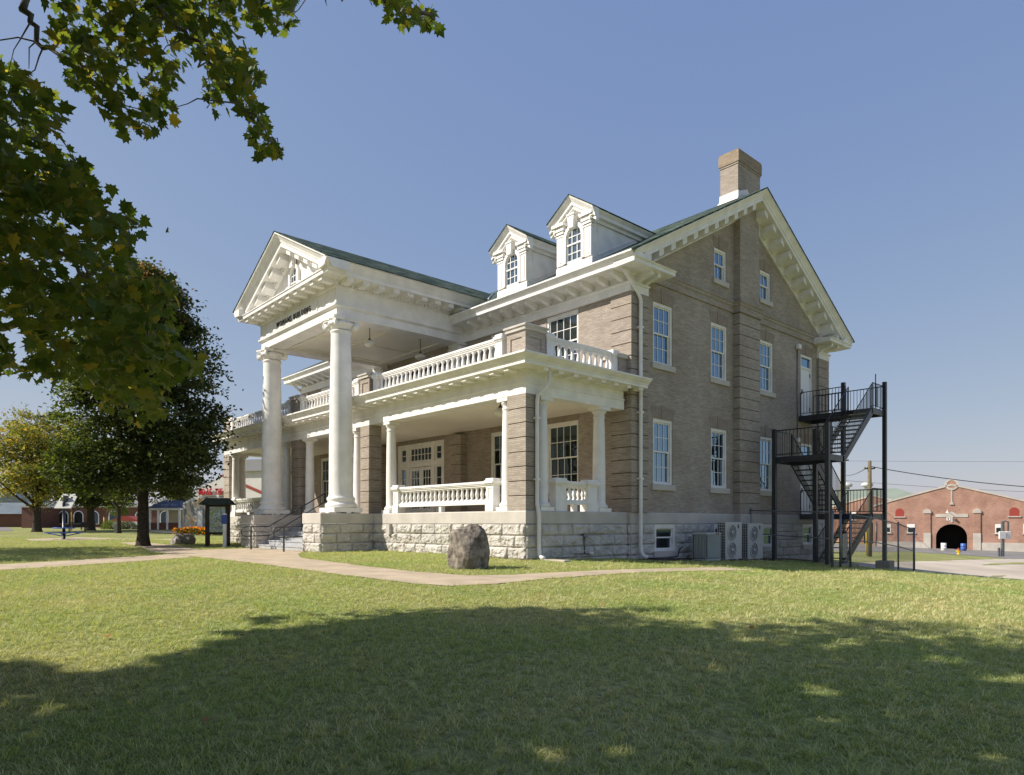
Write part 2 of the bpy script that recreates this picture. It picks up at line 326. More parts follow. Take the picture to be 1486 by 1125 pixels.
# ---- rustication: corner piers, chimney pier, belt courses
def banded(mb, x0, x1, y0, y1, z0, z1, step=.405, g=.028, ins=.022, faces=None):
    mb.box(x0+ins, x1-ins, y0+ins, y1-ins, z0, z1, 1)
    n = max(1, round((z1-z0)/step)); s = (z1-z0)/n
    for k in range(n): mb.box(x0, x1, y0, y1, z0+k*s+(g if k else 0), z0+(k+1)*s, 0)
for a_ in ((-.64, SX+.1, FY-.06, FY+.84), (-.5, SX+.1, BY-.95, BY+.06), (LX-.1, LX+.74, FY-.06, FY+.84)):
    pm = MB(); banded(pm, *a_, 1.36, 8.34); pm.build('corner_pier', [M['brick'], M['groove']], B)
cm = MB(); banded(cm, SX-.3, SX+.27, 10.60, 12.12, 1.36, 8.86)
cm.box(SX-.3, SX+.25, 10.66, 12.06, 8.86, 13.0, 0)
cm.build('chimney_pier', [M['brick'], M['groove']], B)
prof = [(0,8.9),(.05,8.9),(.05,9.1),(.09,9.14),(.09,9.22),(.13,9.26),(.13,9.32),(0,9.36)]
prof = [(o-.02 if o == 0 else o, z) for o, z in prof]
for p_ in ([(SX, 5.7), (SX, 10.598)], [(SX, 12.122), (SX, 17.3)], [(SX-.1, 10.6), (SX+.27, 10.6), (SX+.27, 12.12), (SX-.1, 12.12)]): bm_ = MB(); bm_.hsweep(prof, p_); bm_.build('belt_course', M['brick'], B)
# front pilasters behind the portico
for x in (-8.6, -14.56):
    q = MB(); banded(q, x-.34, x+.34, FY-.28, FY+.05, 1.37, 4.6); q.build('pilaster', [M['brick'], M['groove']], B)
    q = MB(); q.box(x-.34, x+.34, FY-.3, FY+.05, 5.56, 7.75); q.box(x-.4, x+.4, FY-.36, FY+.04, 7.75, 7.83); q.box(x-.4, x+.4, FY-.36, FY+.04, 8.22, 8.305)
    for sx in (-.3, .3): q.lathe([(.02,-.05),(.15,-.05),(.15,.05),(.02,.05)], (x+sx, FY-.3, 8.05), 14, axis='y')
    q.box(x-.3, x+.3, FY-.33, FY+.03, 7.83, 8.22); q.build('pilaster', M['white'], B)
# ---- rock-faced base
def rock(name, axis, c, s, u0, u1, z0, z1=1.0, holes=(), parent=B):
    "s = outward sign on the axis; blocks of rough limestone in courses"
    V = []; F = []; courses = []; z = z1
    while z > z0+.02: courses.append((max(z-.333, z0), z)); z -= .333
    for ci, (a, b) in enumerate(courses):
        u = u0; edges = [u0]; first = RNG.uniform(.3, .8)
        while u < u1-.9: u += first if len(edges) == 1 else RNG.uniform(.55, .98); edges.append(u)
        edges.append(u1)
        spans = []
        for e0, e1 in zip(edges, edges[1:]):
            segs = [(e0, e1)]
            for h in holes:
                if h[2] < b-.03 and h[3] > a+.03:
                    ns = []
                    for p, q in segs:
                        if q <= h[0] or p >= h[1]: ns.append((p, q)); continue
                        if h[0]-p > .05: ns.append((p, h[0]))
                        if q-h[1] > .05: ns.append((h[1], q))
                    segs = ns
            spans += segs
        for e0, e1 in spans:
            m = .007; w_ = e1-e0-2*m; h_ = b-a-2*m
            if w_ < .04 or h_ < .04: continue
            nx = max(3, int(w_/.03)); nz = max(3, int(h_/.03))
            U, Z = np.meshgrid(np.linspace(0, 1, nx+1), np.linspace(0, 1, nz+1))
            ed = np.minimum(np.minimum(U*w_, (1-U)*w_), np.minimum(Z*h_, (1-Z)*h_))
            pil = 1-np.exp(-ed/.022)
            uu = e0+m+U*w_; zz = a+m+Z*h_; sd = ci*7+int(e0*13) % 97
            nA = fbm(uu*4+RNG.uniform(0, 30), zz*5, np.full_like(uu, c*3.1), 4, sd); nB = np.abs(fbm(uu*9, zz*11, np.full_like(uu, c*1.7), 3, sd+3)-.44)
            d = pil*(.012+.16*np.clip(nA-.22, 0, 1)**1.3+.12*nB+.05*(RNG.random()-.5)*(U-.5)+.05*(RNG.random()-.3)*(Z-.5))
            d[0, :] = d[-1, :] = 0; d[:, 0] = d[:, -1] = 0
            P = np.empty((nz+1, nx+1, 3))
            if axis == 'y': P[..., 0] = uu; P[..., 1] = c+s*d
            else: P[..., 1] = uu; P[..., 0] = c+s*d
            P[..., 2] = zz; o = len(V) and sum(len(q) for q in V)
            V.append(P.reshape(-1, 3)); i, j = np.meshgrid(np.arange(nz), np.arange(nx), indexing='ij'); k = (o+i*(nx+1)+j).ravel()
            F.append(np.stack([k, k+1, k+nx+2, k+nx+1], 1))
    return V, F
def rock_part(name, runs):
    VV = []; FF = []; off = 0
    for r in runs:
        V, F = rock(name, *r)
        for v, f in zip(V, F): pass
        n = sum(len(v) for v in V); VV += V; FF += [f+off for f in F]; off += n
    me = np_mesh(name, np.concatenate(VV), np.concatenate(FF), M['stone'], smooth=False); fixn(me)
    return me
PED = ((-9.36, -8.0), (-15.16, -13.8))
me = rock_part('stone_base', [('y', 0, -1, -8.0, 0, -.12), ('x', 0, 1, 0, FY, -.3), ('y', FY, -1, .004, SX+.02, -.5),
   ('x', SX+.02, 1, FY, 10.6, -.7, 1.0, base_w), ('x', SX+.29, 1, 10.6, 12.12, -.7), ('x', SX+.02, 1, 12.12, BY, -.95, 1.0, base_w)])
base = link('stone_base', me, B)
link('stone_base', rock_part('stone_base', [('y', 0, -1, -23.1, -15.16, -.12)]), B)
peds = [link('pedestal', rock_part('pedestal', [('y', -2.05, -1, *p_, -.12), ('x', p_[1], 1, -2.05, e1, -.12), ('x', p_[0], -1, -2.05, e0, -.12)]), B) for p_, e0, e1 in ((PED[0], .3, 0), (PED[1], 0, .3))]
def mortar(*a): q = MB(); q.box(*a); q.build('mortar', M['joint'], base)   # behind the blocks
mortar(-8.0, -.31, .004, .3, -.4, .99); mortar(-23.1, -15.16, .004, .3, -.4, .99); mortar(-.3, -.004, .004, FY, -.5, .99)
mortar(SX-.3, SX+.284, 10.604, 12.116, -.9, .99)
for a, b in PED: mortar(a+.004, b-.004, -2.046, .3, -.4, .99)
jb = MB()
wall(jb, 'x', SX+.016, FY, BY, -1.0, [(FY, .99), (BY, .99)], base_w, .2)
jb.build('mortar', M['joint'], base, fix=False)
cp = MB(); cprof = [(-.28,1.0),(.035,1.0),(.04,1.33),(.02,1.36),(-.28,1.36)]
cp.hsweep(cprof, [(-8.0, 0), (0, 0), (0, FY), (SX+.02, FY)][:3]); cp.box(.0, SX+.05, FY-.05, FY+.1, 1.0, 1.357)
c2 = MB(); c2.hsweep(cprof, [(-23.1, FY), (-23.1, 0), (-15.16, 0)]); c2.build('coping', M['stonesm'], B)
cp.hsweep(cprof, [(SX+.02, FY), (SX+.02, 10.6), (SX+.29, 10.6), (SX+.29, 12.12), (SX+.02, 12.12), (SX+.02, BY)])
for (a, b), o_ in zip(PED, peds): c2 = MB(); c2.bbox(a-.04, b+.04, -2.09, .02, 1.0, 1.362, .02); c2.build('coping', M['stonesm'], o_)
cp.build('coping', M['stonesm'], base)
# ---- porch floor, ceiling, roof deck, steps
fl = MB(); fl.box(-22.8, -.28, .27, FY+.2, 1.2, 1.355); fl.box(PED[1][1], PED[0][0], .5, .3, 1.2, 1.354); fl.build('porch_floor', M['conc'], B)
st = MB()
for k in range(8): st.box(PED[1][1]-.01, PED[0][0]+.01, -1.92+k*.33, .9, -.1 if k == 0 else k*.17-.02, (k+1)*.17-.006, 0)
for k in range(8): st.box(PED[1][1]-.005, PED[0][0]+.005, -1.945+k*.33, -1.92+k*.33, (k+1)*.17-.045, (k+1)*.17-.004, 0)
st.build('steps', M['step'], B)
cl = MB(); cl.box(-22.9, -.2, .2, FY, 4.74, 4.8); cl.build('porch_ceiling', M['ceil'], B)
rd = MB(); rd.box(-23.5, .45, -.45, FY, 5.40, 5.50); rd.build('porch_roof', M['galv'], B)
# ---- porch piers and columns
PX = [(-.77, 0), (-8.97, -8.25), (-14.91, -14.19), (-23.1, -22.37)]
for a, b in PX:
    q = MB(); banded(q, a, b, .0, .46, 1.362, 4.59); q.build('porch_pier', [M['brick'], M['groove']], B)
    q = MB(); q.box(a+.03, b-.03, .02, .72, 5.5, 6.34, 1)
    # panelled brick faces: frame strips proud of a sunk panel
    for (z0, z1) in ((5.5, 5.68), (6.16, 6.34)): q.box(a, b, -.01, .75, z0, z1, 0)
    for xx in (a, b-.15): q.box(xx, xx+.15, -.01, .14, 5.68, 6.16, 0); q.box(xx, xx+.15, .60, .75, 5.68, 6.16, 0)
    pr = q.build('parapet_pier', [M['brick'], M['brick']], B)
    q = MB(); q.bbox(a-.05, b+.05, -.06, .80, 6.34, 6.46, .02); q.bbox(a-.09, b+.09, -.10, .84, 6.44, 6.50, .02); q.build('cap', M['stonesm'], pr)
q = MB(); banded(q, -.62, .02, FY-.45, FY-.05, 5.5, 6.2, 5); pr = q.build('parapet_pier', [M['brick'], M['groove']], B)
q = MB(); q.bbox(-.68, .08, FY-.51, FY-.02, 6.2, 6.34, .02); q.build('cap', M['stonesm'], pr)
def tuscan(r=.185, h=3.23):
    q = MB(); k = r/.185
    q.box(-.25*k, .25*k, -.25*k, .25*k, 0, .11)
    q.lathe([(.235*k,.11),(.25*k,.14),(.25*k,.19),(.215*k,.22),(.20*k,.25),(r,.29),(r*1.0,1.1),(r*.93,2.2),(r*.84,2.86),(r*.84,2.88),(r*.92,2.90),(r*.92,2.93),(r*.84,2.95),(r*.85,3.02),(r*1.05,3.06),(r*1.2,3.12)], n=24)
    q.box(-.23*k, .23*k, -.23*k, .23*k, 3.12, h); return q.mesh('porch_column', M['white'])
cmesh = tuscan(); cside = tuscan(.20)
for x in (-1.0, -7.22, -9.55, -13.62, -15.93, -22.1): link('porch_column', cmesh, B, (x, .24, 1.362))
for x, me_ in ((-.26, cside), (-22.85, cside)):
    for y in (.84, 3.35): link('porch_column', me_, B, (x, y, 1.362))
# ---- porch entablature
pe = MB()
path = [(-23.1, 4.35), (-23.1, 0), (0, 0), (0, 4.25)]
pe.hsweep([(-.5,4.59),(0,4.59),(0,4.86),(.03,4.88),(.03,4.92),(-.02,4.93),(-.02,5.2),(-.5,5.2)], path)
pe.build('porch_frieze', M['white'], B)
pc = MB(); path2 = [(-23.1, 4.8), (-23.1, 0), (0, 0), (0, 4.82)]
pc.hsweep([(-.4,5.18),(.07,5.18),(.07,5.25),(.50,5.265),(.50,5.34),(.53,5.36),(.53,5.385),(.58,5.42),(.655,5.50),(.67,5.50),(.67,5.55),(-.4,5.56)], path2)
pcorn = pc.build('porch_cornice', M['white'], B)
q = MB(); q.box(-.095, .095, -.38, 0, -.075, .008); mod = q.mesh('modillion', M['white'])
for k in range(37): link('modillion', mod, pcorn, (-.32-k*.626, -.06, 5.255))
for k in range(8): link('modillion', mod, pcorn, (.06, .35+k*.6, 5.255), rad(90))
# ---- balustrades
bp_ = [(.045,0),(.05,.04),(.05,.05),(.035,.07),(.055,.16),(.062,.22),(.052,.30),(.036,.38),(.032,.42),(.047,.45),(.05,.50)]
q = MB(); q.lathe(bp_, n=10); q.box(-.052,.052,-.052,.052,0,.05); q.box(-.05,.05,-.05,.05,.47,.52); balm = q.mesh('baluster', M['white'])
def post(q, x0, x1, y0, y1, z0, h):
    q.box(x0-.03, x1+.03, y0-.03, y1+.03, z0, z0+.26); q.box(x0, x1, y0, y1, z0+.26, z0+h-.16)
    q.box(x0-.03, x1+.03, y0-.03, y1+.03, z0+h-.2, z0+h-.15); q.bbox(x0-.07, x1+.07, y0-.07, y1+.07, z0+h-.15, z0+h-.06, .02); q.bbox(x0-.03, x1+.03, y0-.03, y1+.03, z0+h-.06, z0+h, .015)
    if x1-x0 > .2:
        for yy in (y0,): q.box(x0+.07, x0+.085, yy-.012, yy, z0+.34, z0+h-.28); q.box(x0+.07, x1-.07, yy-.012, yy, z0+h-.295, z0+h-.28)
def balustrade(a, b, axis, c, z0, n, h=.86, pw=.27, lift=.0, ends=(1, 1), merged=False):
    q = MB(); dep = .13
    def bx(u0, u1, c0, c1, za, zb):
        q.box(u0, u1, c+c0, c+c1, za, zb) if axis == 'x' else q.box(c+c0, c+c1, u0, u1, za, zb)
    for e, u in ((ends[0], a), (ends[1], b-pw)):
        if e: post(q, *((u, u+pw, c-dep, c+dep) if axis == 'x' else (c-dep, c+dep, u, u+pw)), z0, h+.06)
    a2, b2 = a+(pw if ends[0] else 0), b-(pw if ends[1] else 0)
    bx(a2, b2, -.11, .11, z0+h-.13, z0+h-.02); bx(a2, b2, -.135, .135, z0+h-.09, z0+h-.04); bx(a2, b2, -.08, .08, z0+h-.18, z0+h-.13)
    zb = z0+lift
    bx(a2, b2, -.11, .11, zb, zb+.1); bx(a2, b2, -.08, .08, zb+.1, zb+.14)
    if lift:
        mid = (a2+b2)/2; bx(mid-.06, mid+.06, -.08, .08, z0, zb)
    o = q.build('balustrade', M['white'], B)
    H = h-.18-.14-lift; us = [a2+(b2-a2)*(k+.5)/n for k in range(n)]
    if merged:
        mm = MB()
        for u in us:
            p = (u, c) if axis == 'x' else (c, u); s0 = len(mm.v)
            mm.lathe([(r, z/.52*H) for r, z in bp_], (p[0], p[1], zb+.14), 8)
        x = mm.build('balusters', M['white'], o); tag(x, kind='stuff'); return
    for u in us:
        p = (u, c) if axis == 'x' else (c, u)
        x = link('baluster', balm, o, (p[0], p[1], zb+.14)); x.scale = (1, 1, H/.52)
balustrade(-8.05, -.98, 'x', .12, 5.5, 25); balustrade(-14.05, -9.1, 'x', .12, 5.5, 17); balustrade(-22.15, -15.05, 'x', .12, 5.5, 23)
balustrade(.85, 4.02, 'y', -.16, 5.5, 10)
balustrade(-6.72, -1.38, 'x', .13, 1.362, 20, .90, .3, .2); balustrade(-21.8, -16.3, 'x', .13, 1.362, 20, .90, .3, .2, merged=True)
balustrade(1.25, 3.05, 'y', -.2, 1.362, 5, .90, .42, .2)
balustrade(1.25, 3.05, 'y', -22.9, 1.362, 5, .90, .42, .2, merged=True)
# ---- main eaves: frieze, cornice, brackets
fr_p = [(-.02,8.34),(.10,8.34),(.10,8.56),(.16,8.60),(.16,8.64),(.05,8.66),(.05,8.85),(.12,8.87),(.14,8.905),(-.02,8.905)]
for p_ in ([(-8.3, FY), (SX, FY), (SX, FY+.84)], [(LX, FY+.84), (LX, FY), (-14.86, FY)], [(SX, BY-.95), (SX, BY), (SX-1, BY)]): ef = MB(); ef.hsweep(fr_p, p_); ef.build('eave_frieze', M['white'], B)
ec_p = [(-.02,8.90),(.78,8.92),(.78,9.02),(.76,9.02),(.76,9.05),(.80,9.09),(.90,9.18),(.92,9.18),(.92,9.23),(-.02,9.23)]
er_p = [(-.02,8.90),(.78,8.92),(.78,9.02),(.82,9.04),(.84,9.07),(-.02,9.20)]
ecs = []
for runs in ([(ec_p, [(-8.26, FY), (SX+.778, FY)]), (er_p, [(SX, FY-.776), (SX, 5.75)])], [(ec_p, [(LX-.778, FY), (-14.9, FY)]), (er_p, [(LX, 5.75), (LX, FY-.776)])], [(ec_p, [(SX+.778, BY), (LX-.778, BY)]), (er_p, [(SX, BY-1.35), (SX, BY+.776)])]):
    ec = MB()
    for pr_, pa_ in runs: ec.hsweep(pr_, pa_)
    ecs.append(ec.build('eave_cornice', M['white'], B))
ecorn = ecs[0]
bpf = [(0,8.66),(.10,8.66),(.18,8.70),(.30,8.73),(.46,8.76),(.58,8.79),(.60,8.84),(.60,8.925),(0,8.925)]
q = MB(); q.prism([(-o, z-8.9) for o, z in bpf], 'x', -.08, .08); brk = q.mesh('bracket', M['white'])
for k in range(12): link('bracket', brk, ecorn, (-.12-k*.655, FY-.04, 8.9))
for k in range(6): link('bracket', brk, ecs[1], (-22.9+k*.655, FY-.04, 8.9))
for y in (4.72, 5.1): link('bracket', brk, ecorn, (SX+.04, y, 8.9), rad(90))
for y in (17.75, 18.35): link('bracket', brk, ecs[2], (SX+.04, y, 8.9), rad(90))
# ---- main roof
rf = MB()
x0, x1 = LX-.9, SX+.9; ye = 3.55
rf.hexa([(x0,ye,ZE-.03),(x1,ye,ZE-.03),(x1,YR,ZR-.03),(x0,YR,ZR-.03)], [(x0,ye-.03,ZE+.012),(x1,ye-.03,ZE+.012),(x1,YR,ZR+.02),(x0,YR,ZR+.02)])
rf.hexa([(x0,YR,ZR-.03),(x1,YR,ZR-.03),(x1,2*YR-ye,ZE-.03),(x0,2*YR-ye,ZE-.03)], [(x0,YR,ZR+.02),(x1,YR,ZR+.02),(x1,2*YR-ye+.03,ZE+.012),(x0,2*YR-ye+.03,ZE+.012)])
roof = rf.build('roof', M['roof'], B)
# ---- gable rakes
rk_p = [(-.02,-.80),(.06,-.80),(.06,-.50),(.12,-.47),(.70,-.43),(.70,-.30),(.73,-.28),(.75,-.22),(.86,-.07),(.88,-.07),(.88,-.034),(-.02,-.034)]
PT = [(SX, ye, ZE), (SX, YR, ZR), (SX, 2*YR-ye, ZE)]
def rake_run(x, sg):
    "gable rake: bed board and soffit start behind the eave return, the crown moulding runs down to the eave"
    rk = MB()
    for pf, y0 in (([(-.02,-.80),(.06,-.80),(.06,-.50),(.12,-.47),(.12,-.43),(-.02,-.43)], 4.95), ([(-.02,-.43),(.70,-.43),(.70,-.30),(.73,-.28),(-.02,-.28)], 4.25), ([(-.02,-.28),(.735,-.28),(.75,-.22),(.86,-.07),(.88,-.07),(.88,-.034),(-.02,-.034)], ye+.08)):
        z0 = ZE+SL*(y0-ye); rk.sweep(pf, [(x, y0, z0), (x, YR, ZR), (x, 2*YR-y0, z0)], [(sg,0,0)]*3, [(0,0,1)]*3)
    return rk.build('rake_cornice', M['white'], B)
rake_run(LX, -1); rake = rake_run(SX, 1)
for sgn in (1, -1):
    q = MB(); s = SL*sgn; a, b = -.12, .12
    rb = [(0,-.76),(.10,-.76),(.34,-.68),(.56,-.64),(.56,-.44),(0,-.46)]
    q.add([(o, a, z+s*a) for o, z in rb]+[(o, b, z+s*b) for o, z in rb], [tuple(range(6)), tuple(range(11, 5, -1))]+[(i, (i+1) % 6, 6+(i+1) % 6, 6+i) for i in range(6)])
    me_ = q.mesh('bracket', M['white'])
    for k in range(11):
        d = .45+k*.645; y = YR-sgn*d; link('bracket', me_, rake, (SX+.055, y, ZR-SL*d))
# ---- chimney
ch = MB(); cx0, cx1, cy0, cy1 = -.72, .04, 11.05, 12.72
ch.box(cx0, cx1, cy0, cy1, 12.8, 14.75); ch.box(cx0-.025, cx1+.025, cy0-.025, cy1+.025, 14.75, 14.82); ch.box(cx0-.05, cx1+.05, cy0-.05, cy1+.05, 14.82, 15.24, 1); ch.box(cx0-.03, cx1+.03, cy0-.03, cy1+.03, 15.24, 15.3, 1)
chim = ch.build('chimney', [M['brick'], M['brickd']], B)
q = MB(); zf = zmain(cy0)
q.box(cx0-.02, cx1+.02, cy0-.02, cy0+.1, zf-.2, zf+.34); q.prism([(cy0+.1, zf-.3), (YR+.9, zf-.3), (YR+.45, ZR+.12), (YR+.2, ZR+.32), (cy0+.1, zf+.34)], 'x', cx1-.05, cx1+.021)
q.hexa([(cx0-.05,cy0-.12,zf-.02),(cx1+.05,cy0-.12,zf-.02),(cx1+.05,cy0+.05,zf+.02),(cx0-.05,cy0+.05,zf+.02)], [(cx0-.05,cy0-.12,zf+.0),(cx1+.05,cy0-.12,zf+.0),(cx1+.02,cy0-.01,zf+.12),(cx0-.02,cy0-.01,zf+.12)])
q.build('flashing', M['white'], chim)
# ================================================================== portico
XL, XR_, PY, XC = -14.88, -8.28, -1.33, -11.58
path = [(XL, FY), (XL, PY), (XR_, PY), (XR_, FY)]
q = MB(); q.hsweep([(-.66,8.31),(0,8.31),(0,8.60),(.03,8.61),(.10,8.66),(.10,8.72),(.03,8.73),(.03,9.30),(.09,9.33),(.09,9.42),(-.66,9.42)], path)
pent = q.build('portico_frieze', M['white'], B)
q = MB()   # dentils
for k in range(46): x = XL-.1+k*.15; q.box(x, x+.085, PY-.15, PY-.08, 9.345, 9.44)
for k in range(36): y = PY-.1+k*.15; q.box(XR_+.08, XR_+.15, y, y+.085, 9.345, 9.44)
q.build('dentils', M['white'], pent)
q = MB(); q.hsweep([(-.3,9.42),(.17,9.43),(.17,9.50),(.70,9.52),(.70,9.64),(.73,9.65),(.73,9.685),(-.3,9.70)], [(XL, 4.9), (XL, PY), (XR_, PY), (XR_, 4.9)])
cy_p = [(.3,9.66),(.74,9.69),(.77,9.75),(.88,9.90),(.90,9.90),(.90,9.95),(.3,9.95)]
q.hsweep(cy_p, [(XR_, PY-.84), (XR_, 5.2)]); q.hsweep(cy_p, [(XL, 5.2), (XL, PY-.84)])
pco = q.build('portico_cornice', M['white'], B)
q = MB(); q.prism([(-o, z) for o, z in [(.0,-.15),(.40,-.14),(.46,-.11),(.47,-.03),(.47,.03),(0,.03)]], 'x', -.13, .13); pb = q.mesh('bracket', M['white'])
for k in range(11): link('bracket', pb, pco, (XC+(k-5)*.66, PY-.16, 9.50))
for k in range(9): link('bracket', pb, pco, (XR_+.16, PY+.2+k*.62, 9.50), rad(90))
# roof of the portico
ZA, ZC, HW = 12.07, 9.955, 4.23
PS = (ZA-ZC)/HW
def ymeet(z): return 3.55+(z-ZE)/SL
yf = PY-.865; q = MB()
for s in (1, -1):
    A = [(XC+s*HW, yf, ZC), (XC, yf, ZA), (XC, ymeet(ZA)+.1, ZA), (XC+s*HW, ymeet(ZC)+.1, ZC)]
    q.hexa([(a, b, c-.03) for a, b, c in A], A)
q.build('roof', M['roof_x'], B)
q = MB()
for s in (1,): q.tube([(XC+s*HW, ymeet(ZC)+.0, ZC+.02), (XC, ymeet(ZA), ZA+.03)], .07, 6)
q.build('valley_flashing', M['galv'], roof)
# pediment
q = MB(); q.add([(XC-HW+.5, PY, 9.68), (XC+HW-.5, PY, 9.68), (XC, PY, ZA-.35)], [(0,1,2)]); ped = q.build('pediment', M['white'], B)
pr_p = [(0,-.74),(.10,-.74),(.10,-.64),(.16,-.62),(.16,-.55),(.60,-.52),(.60,-.37),(.63,-.35),(.66,-.27),(.80,-.09),(.84,-.09),(.84,-.05),(0,-.05)]
q = MB()
for pf, hw_ in (([(0,-.74),(.10,-.74),(.10,-.64),(.16,-.62),(.16,-.52),(0,-.52)], 3.30), ([(0,-.52),(.60,-.52),(.60,-.37),(.63,-.35),(0,-.35)], 3.72), ([(0,-.35),(.635,-.35),(.66,-.27),(.80,-.09),(.84,-.09),(.84,-.04),(0,-.04)], HW)):
    z0 = ZA-PS*hw_; q.sweep(pf, [(XC-hw_, PY, z0), (XC, PY, ZA), (XC+hw_, PY, z0)], [(0,-1,0)]*3, [(0,0,1)]*3)
rkc = q.build('raking_cornice', M['white'], ped)
for s in (1, -1):
    q = MB(); sl = -PS*s; a, b = -.17, .17; rb = [(.02,-.78),(.30,-.76),(.50,-.72),(.50,-.53),(.02,-.55)]
    q.add([(a, -o, z+sl*a) for o, z in rb]+[(b, -o, z+sl*b) for o, z in rb], [tuple(range(5)), tuple(range(9, 4, -1))]+[(i, (i+1) % 5, 5+(i+1) % 5, 5+i) for i in range(5)])
    me_ = q.mesh('bracket', M['white'])
    for k in range(5): d = .45+k*.72; link('bracket', me_, rkc, (XC+s*d, PY-.0, ZA-PS*d))
    q = MB()
    for k in range(24): d = .3+k*.145; x = XC+s*d; z = ZA-PS*d; q.hexa([(x-.04,PY-.145,z-.75-sl*.04),(x+.04,PY-.145,z-.75+sl*.04),(x+.04,PY-.08,z-.75+sl*.04),(x-.04,PY-.08,z-.75-sl*.04)], [(x-.04,PY-.145,z-.65-sl*.04),(x+.04,PY-.145,z-.65+sl*.04),(x+.04,PY-.08,z-.65+sl*.04),(x-.04,PY-.08,z-.65-sl*.04)])
    q.build('dentils', M['white'], rkc)
def arc(cx, cz, r, n=14, a0=0, a1=math.pi): return [(cx+r*math.cos(a0+(a1-a0)*k/n), cz+r*math.sin(a0+(a1-a0)*k/n)) for k in range(n+1)]
def archwin(w_, h, mats, cols=3, key=True, rows=4):
    "round-headed sash window facing -Y, origin at middle of its sill"
    q = MB(); r = w_/2; zc = h-r
    outer = [(r+.12, 0)]+arc(0, zc, r+.12)+[(-r-.12, 0)]; inner = [(r, 0)]+arc(0, zc, r)+[(-r, 0)]
    n = len(outer); V = [(x, -.09, z) for x, z in outer]+[(x, -.09, z) for x, z in inner]+[(x, .06, z) for x, z in inner]+[(x, .06, z) for x, z in outer]
    q.add(V, [(i, i+1, n+i+1, n+i) for i in range(n-1)]+[(n+i, n+i+1, 2*n+i+1, 2*n+i) for i in range(n-1)]+[(3*n+i, 3*n+i+1, i+1, i) for i in range(n-1)])
    i2 = [(r-.05, .05)]+arc(0, zc, r-.05)+[(-r+.05, .05)]
    V = [(x, -.03, z) for x, z in inner]+[(x, -.03, z) for x, z in i2]+[(x, .03, z) for x, z in i2]
    q.add(V, [(i, i+1, n+i+1, n+i) for i in range(n-1)]+[(n+i, n+i+1, 2*n+i+1, 2*n+i) for i in range(n-1)])
    q.box(-r, r, -.04, .03, 0, .06); q.box(-r, r, -.045, .03, h*.49, h*.49+.05)
    for k in range(1, cols):
        x = -r+2*r*k/cols; top = zc+math.sqrt(max(0, (r-.05)**2-x*x)); q.box(x-.013, x+.013, -.02, .02, .05, top)
    for z in (h*.26, h*.74): q.box(-r+.04, r-.04, -.018, .018, z-.013, z+.013)
    o = q.mesh('window', mats[0])
    g = MB(); g.add([(x, .012, z) for x, z in inner], [tuple(range(n))]); return o, g.mesh('pane', mats[1])
wa, wg = archwin(.62, 1.2, (M['white'], M['glass']))
wo = link('window', wa, ped, (XC, PY-.02, 9.69)); link('pane', wg, wo)
q = MB(); q.prism([(-.12,.0),(.12,.0),(.16,.45),(-.16,.45)], 'y', -.16, .0); q.build('keystone', M['white'], wo, (0, -.03, 1.16))
q = MB()
for s in (1, -1):
    q.tube([(s*.50,-.06,.52),(s*.60,-.07,.42),(s*.62,-.08,.33),(s*.75,-.08,.25),(s*1.0,-.07,.22),(s*1.35,-.05,.1),(s*1.7,-.04,.06)], [.05,.08,.09,.10,.08,.06,.03], 8)
    q.lathe([(.02,-.08),(.17,-.08),(.19,-.03),(.19,.02)], (s*.68, -.05, .22), 16, axis='y'); q.lathe([(.0,-.14),(.07,-.13),(.09,-.08)], (s*.68, -.05, .22), 12, axis='y')
q.build('scroll_ornament', M['white'], wo)
# lettering on the frieze
q = MB(); q.box(-13.55, -9.65, PY-.06, PY-.02, 8.78, 9.17); pn = q.build('name_panel', M['white'], pent)
def text(name, s, size, m, parent, loc, rot, ext=.012, width=None, bold=0, spc=1):
    cu = bpy.data.curves.new(name, 'FONT'); cu.body = s; cu.size = size; cu.extrude = ext; cu.align_x = 'CENTER'; cu.align_y = 'CENTER'; cu.offset = bold; cu.resolution_u = 3
    cu.space_character = spc; t = bpy.data.objects.new('tmp', cu); COL.objects.link(t); bpy.context.view_layer.update()
    me_ = bpy.data.meshes.new_from_object(t.evaluated_get(bpy.context.evaluated_depsgraph_get())); bpy.data.objects.remove(t); me_.name = name
    me_.materials.clear(); me_.materials.append(m)
    xs = [v.co.x for v in me_.vertices]
    if width:
        k = width/(max(xs)-min(xs))
        for v in me_.vertices: v.co.x *= k
    o = bpy.data.objects.new(name, me_); COL.objects.link(o); o.location = loc; o.rotation_euler = rot
    if parent: o.parent = parent
    return o
text('lettering', 'WOMANS BUILDING', .30, M['dark'], pn, (-11.66, PY-.075, 8.965), (rad(90), 0, 0), .012, 3.05, 0, 1.38)
# portico ceiling
q = MB(); q.box(XL+.6, XR_-.6, PY+.6, FY, 8.46, 8.5)
for y in (PY+.95, 1.4, 3.9): q.box(XL+.65, XR_-.65, y-.06, y+.06, 8.41, 8.462)
for x in (XL+.95, XC, XR_-.95): q.box(x-.05, x+.05, PY+.65, FY, 8.42, 8.463)
q.build('portico_ceiling', M['ceil'], B)
